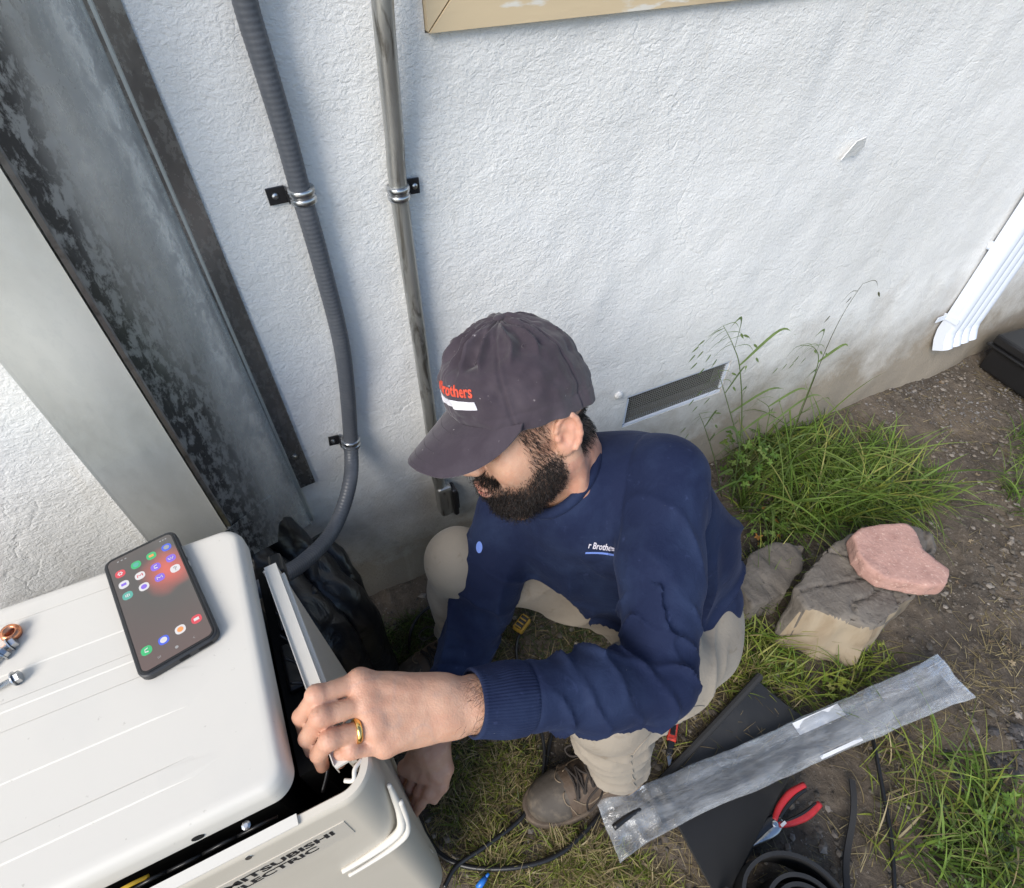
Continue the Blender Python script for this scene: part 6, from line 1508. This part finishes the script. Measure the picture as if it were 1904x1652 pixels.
p_ = [blades('g', scatter(dry, 3600, 22), .02, .06, .0009, 1.6, 1.6, STRAW + LIME[:2], 22, (0, 0), 4),
      blades('g', scatter([(900, 1540), (1010, 1550), (1130, 1590), (1190, 1660), (900, 1690)], 2600, 23), .025, .07, .0010, 1.5, 1.5, STRAW + STRAW[:2] + LIME, 23, (0, 0), 4),
      blades('g', scatter([(820, 1370), (1000, 1380), (1010, 1480), (870, 1560), (790, 1500)], 1600, 24), .02, .06, .0010, 1.4, 1.5, LIME[:2] + STRAW + DARKG, 24, (0, 0), 4)]
grass('dry_grass', p_, 'matted dry straw coloured grass between the unit and the boot')
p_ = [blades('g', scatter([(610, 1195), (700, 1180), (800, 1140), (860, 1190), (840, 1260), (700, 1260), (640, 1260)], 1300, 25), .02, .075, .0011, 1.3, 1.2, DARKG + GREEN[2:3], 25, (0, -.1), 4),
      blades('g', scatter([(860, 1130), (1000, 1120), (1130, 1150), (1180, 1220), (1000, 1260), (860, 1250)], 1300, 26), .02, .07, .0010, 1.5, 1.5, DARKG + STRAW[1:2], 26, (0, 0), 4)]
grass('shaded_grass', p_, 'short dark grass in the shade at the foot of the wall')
p_ = [blades('g', scatter([(1000, 1400), (1230, 1420), (1400, 1250), (1700, 1230), (1904, 1100), (1904, 1700), (1200, 1700)], 1700, 27), .02, .09, .0008, 2.5, .5, STRAW, 27, (0, 0), 3, flat_=.8),
      blades('g', scatter([(1350, 900), (1700, 690), (1904, 600), (1904, 1300), (1500, 1250), (1380, 1150)], 1900, 28), .02, .09, .0008, 2.5, .5, STRAW + [(.12, .10, .075)] * 3, 28, (0, 0), 3, flat_=.8),
      blades('g', scatter([(600, 1250), (1300, 1100), (1300, 1500), (800, 1600)], 1500, 29), .02, .08, .0008, 2.5, .5, STRAW + [(.09, .075, .055)] * 3, 29, (0, 0), 3, flat_=.8),
      blades('g', scatter([(1280, 1280), (1450, 1230), (1480, 1400), (1250, 1480), (1215, 1420)], 700, 30), .03, .08, .0009, 2.0, 1.2, STRAW + LIME[:1], 30, (0, 0), 4)]
grass('straw_litter', p_, 'dead straw scattered over the bare soil')
# pebbles and crumbs
def crumbs(name, pxpoly, n, s0, s1, cols, seed, label):
    q = scatter(pxpoly, n, seed); rg = np.random.default_rng(seed); n = len(q)
    ico = np.array([[0, 0, 1], [.9, 0, .3], [.25, .85, .35], [-.75, .5, .3], [-.7, -.55, .35], [.3, -.85, .3], [0, 0, -.6]], float)
    fi = [(0, 1, 2), (0, 2, 3), (0, 3, 4), (0, 4, 5), (0, 5, 1), (6, 2, 1), (6, 3, 2), (6, 4, 3), (6, 5, 4), (6, 1, 5)]
    s = s0 * (s1 / s0) ** (rg.uniform(0, 1, n) ** 2.2); a = rg.uniform(0, 6.28, n); V = ico[None] * (1 + rg.normal(0, .18, (n, 7, 1))) * s[:, None, None] * np.array([1, 1, .7])
    ca, sa = np.cos(a)[:, None], np.sin(a)[:, None]; V = np.stack([V[..., 0] * ca - V[..., 1] * sa, V[..., 0] * sa + V[..., 1] * ca, V[..., 2]], -1)
    V += np.stack([q[:, 0], q[:, 1], ground_h(q[:, 0], q[:, 1]) + s * .15], 1)[:, None]
    F = (np.arange(n)[:, None, None] * 7 + np.array(fi)[None]).reshape(-1, 3); c = np.asarray(cols)[rg.integers(0, len(cols), n)] * rg.uniform(.7, 1.2, (n, 1))
    return tag(obj(name, V.reshape(-1, 3), F, MAT['pebble'], smooth=False, col=np.repeat(c, 7, 0)), label, kind='stuff')
SOILC = [(.10, .085, .068), (.07, .058, .047), (.15, .125, .10), (.20, .175, .15)]
crumbs('soil_crumbs', [(600, 1200), (1340, 850), (1904, 600), (1904, 1700), (800, 1700)], 9000, .0012, .012, SOILC, 41, 'crumbs of soil and grit lying on the bare ground')
crumbs('gravel', [(1600, 760), (1700, 690), (1904, 600), (1904, 760), (1750, 800)], 1500, .0012, .007, [(.14, .13, .12), (.11, .10, .095), (.20, .185, .175), (.08, .07, .066)], 42, 'pale grit at the foot of the wall below the downspout')
crumbs('wood_chips', [(1750, 1380), (1904, 1350), (1904, 1480), (1800, 1470)], 260, .004, .014, [(.05, .045, .045), (.09, .08, .075), (.03, .028, .028)], 43, 'dark bits of debris on the soil at the right')

# small lobed leaves (geranium-like weeds) growing among the grass
def leaf(V, F, C_, c, r, nrm, col, rg):
    nrm = nz(nrm); u = nz(np.cross(nrm, rg.normal(0, 1, 3))); w = np.cross(nrm, u); n = len(V); k = 15; V.append(c); C_.append(col)
    for i in range(k):
        a = -2.4 + 4.8 * i / (k - 1); rr = r * (1.0 if i % 3 == 1 else (.78 if i % 3 == 0 else .62)); V.append(c + u * rr * math.cos(a) + w * rr * math.sin(a) + nrm * r * .18 * math.cos(3 * a)); C_.append(np.asarray(col) * (.9 + .25 * (i % 3 == 1)))
    for i in range(k - 1): F.append((n, n + 1 + i, n + 2 + i))
def weed(pxy, n, spread, hgt, label, seed, lr=(.010, .017), cols=GREEN, group=None):
    rg = np.random.default_rng(seed); c0 = on_z(*pxy, 0); c0[1] = min(c0[1], -.03); c0[2] = float(ground_h(c0[0], c0[1])); root = empty('leafy_weed', c0); tag(root, label, 'weed', group)
    V = []; F = []; C_ = []; mbs = MB()
    for i in range(n):
        a = rg.uniform(0, 6.28); rr = spread * math.sqrt(rg.uniform()); h = hgt * rg.uniform(.35, 1.1); tip = c0 + [rr * math.cos(a), rr * math.sin(a), h]; tip[1] = min(tip[1], -.02)
        mid = c0 + (tip - c0) * [.35, .35, .6]; mbs.tube([c0, mid, tip], .0007, 4, sub=3)
        leaf(V, F, C_, tip, rg.uniform(*lr), np.array([.35 * math.cos(a), .35 * math.sin(a) - .2, 1]) + rg.normal(0, .25, 3), np.asarray(cols[rg.integers(len(cols))]) * rg.uniform(.8, 1.25), rg)
    V2 = np.vstack(mbs.V); obj('stem', V2, mbs.F, MAT['grass'], root, col=np.tile((.12, .13, .05), (len(V2), 1)))
    tag(obj('foliage', np.array(V), F, MAT['grass'], root, smooth=False, col=np.array(C_)), kind='stuff')
weed((1365, 900), 46, .075, .20, 'feathery green weed by the shoulder of the man below the vent', 51, (.010, .018))
weed((1420, 1000), 26, .07, .09, 'low leafy weed on the wood block behind the elbow', 52, (.008, .014), GREEN + [(.3, .14, .03)])
weed((1400, 1075), 14, .05, .07, 'small weed with one orange leaf at the edge of the wood block', 53, (.010, .016), GREEN)
weed((1560, 1290), 16, .05, .06, 'small bright weed between the stump and the plastic sleeve', 54, (.009, .015), LIME)
weed((1830, 1610), 46, .13, .06, 'spreading dark leafed weed in the bottom right corner', 55, (.006, .012), GREEN[2:3] + DARKG)
weed((1850, 1480), 26, .09, .05, 'leafy weed beside the dark debris at the right edge', 56, (.009, .016), GREEN)
weed((1600, 1180), 10, .05, .05, 'tiny weed at the right foot of the stump', 57, (.007, .012), LIME)

# tall wild oat stalks leaning on the wall
def oat(stem_px, d0, label, droop, seed, col=(.14, .20, .07), r=.0017, nl_=3):
    rg = np.random.default_rng(seed); root_ = on_z(*stem_px[0], 0); root_[1] = min(root_[1], -.035); root_[2] = float(ground_h(root_[0], root_[1])) - .003
    pts = [root_]
    for k, (x, y) in enumerate(stem_px[1:]): pts.append(on_y(x, y, root_[1] * (1 - .5 * (k + 1) / len(stem_px)) - .012))
    root = empty('wild_oat', root_); tag(root, label, 'grass stalk', 'tall seeding grass stalks by the vent')
    V_, F_ = sweep(pts, [r, r * .8, r * .4], 5, sub=8); obj('stem', V_, F_, MAT['grass'], root, col=np.tile(col, (len(V_), 1)))
    P = crom(pts, 8); V = []; F = []; C_ = []
    def ribbon(pp_, w):
        Q = crom(pp_, 6); T, U, Wv = frames(Q); n0 = len(V)
        for i, (q_, s_) in enumerate(zip(Q, Wv)):
            t = i / (len(Q) - 1); ww = w * (math.sin(min(1, t * 1.15 + .12) * math.pi) ** .6 if t < .95 else .1); V.append(q_ - s_ * ww); V.append(q_ + s_ * ww)
            cc = np.asarray(col) * rg.uniform(.95, 1.3); C_.append(cc); C_.append(cc)
            if i: a = n0 + 2 * i - 2; F.append((a, a + 1, a + 3, a + 2))
    for k in range(nl_ + 2 if nl_ > 1 else nl_):
        b = P[int(len(P) * (.08 + .15 * k))]; a = rg.uniform(-1, 1); L = rg.uniform(.12, .26); e = b + np.array([a * L, -.03 - .02 * rg.uniform(), L * .35]); m_ = (b + e) / 2 + [0, -.01, L * .3]; ribbon([b, m_, e], .0040)
    for k in range(droop):
        b = P[-1 - int(k * 1.1) % (len(P) // 3)]; s_ = -1 if k % 3 else 1; L = rg.uniform(.035, .085)
        m_ = b + np.array([s_ * L * .55, -.008, L * .10 * rg.uniform(-.5, 1)]); e = m_ + np.array([s_ * L * .55, -.004, -L * rg.uniform(.2, .9)]); e[1] = min(e[1], -.012)
        ribbon([b, m_, e], .0009); d_ = nz(e - m_); ribbon([e - d_ * .003, e + d_ * .009, e + d_ * .026], .0028)
    if V: tag(obj('foliage', V, F, MAT['grass'], root, smooth=True, col=np.array(C_)), kind='stuff')
oat([(1362, 930), (1378, 800), (1376, 690), (1362, 640), (1345, 606)], 0, 'tallest green oat stalk arching over the right end of the vent', 12, 61)
oat([(1390, 900), (1372, 820), (1350, 740), (1335, 690)], 0, 'shorter oat stalk crossing the middle of the vent mesh', 6, 62)
oat([(1345, 920), (1330, 860), (1312, 800), (1300, 770)], 0, 'short oat stalk by the back of the man below the vent', 4, 63)
oat([(1440, 900), (1500, 740), (1540, 640), (1570, 580), (1604, 528)], 0, 'thin lone stalk leaning far up the bare wall right of the vent', 3, 64, (.07, .075, .03), .0011, 1)
oat([(1450, 860), (1490, 760), (1520, 680), (1515, 648), (1488, 642)], 0, 'drooping oat stalk bent over beside the thin lone stalk', 9, 65)
oat([(1410, 880), (1425, 800), (1430, 760), (1408, 742)], 0, 'short bent oat stalk just right of the vent frame', 3, 66)
# a dead leaf
rg_ = np.random.default_rng(5); V = []; F = []; C_ = []
c = on_z(812, 1440, .03); leaf(V, F, C_, c, .03, (.2, -.3, 1), (.30, .24, .16), rg_); tag(obj('dead_leaf', np.array(V), F, MAT['grass'], smooth=False, col=np.array(C_)), 'pale dead leaf standing in the grass by the far hand', 'leaf')

# dead leaf litter
rg_ = np.random.default_rng(15); V = []; F = []; C_ = []
for q in np.concatenate([scatter([(1350, 900), (1700, 720), (1904, 640), (1904, 1652), (1650, 1652), (1560, 1350), (1380, 1150)], 70, 71), scatter([(800, 1380), (1200, 1400), (1200, 1652), (850, 1652)], 25, 72)]):
    c = np.array([q[0], q[1], float(ground_h(q[0], q[1])) + .003]); leaf(V, F, C_, c, rg_.uniform(.004, .011), np.array([0, 0, 1]) + rg_.normal(0, .35, 3), np.array([(.20, .14, .085), (.12, .085, .055), (.28, .22, .14)][rg_.integers(3)]), rg_)
tag(obj('leaf_litter', np.array(V), F, MAT['grass'], smooth=False, col=np.array(C_)), 'small dead brown leaves scattered on the soil', kind='stuff')
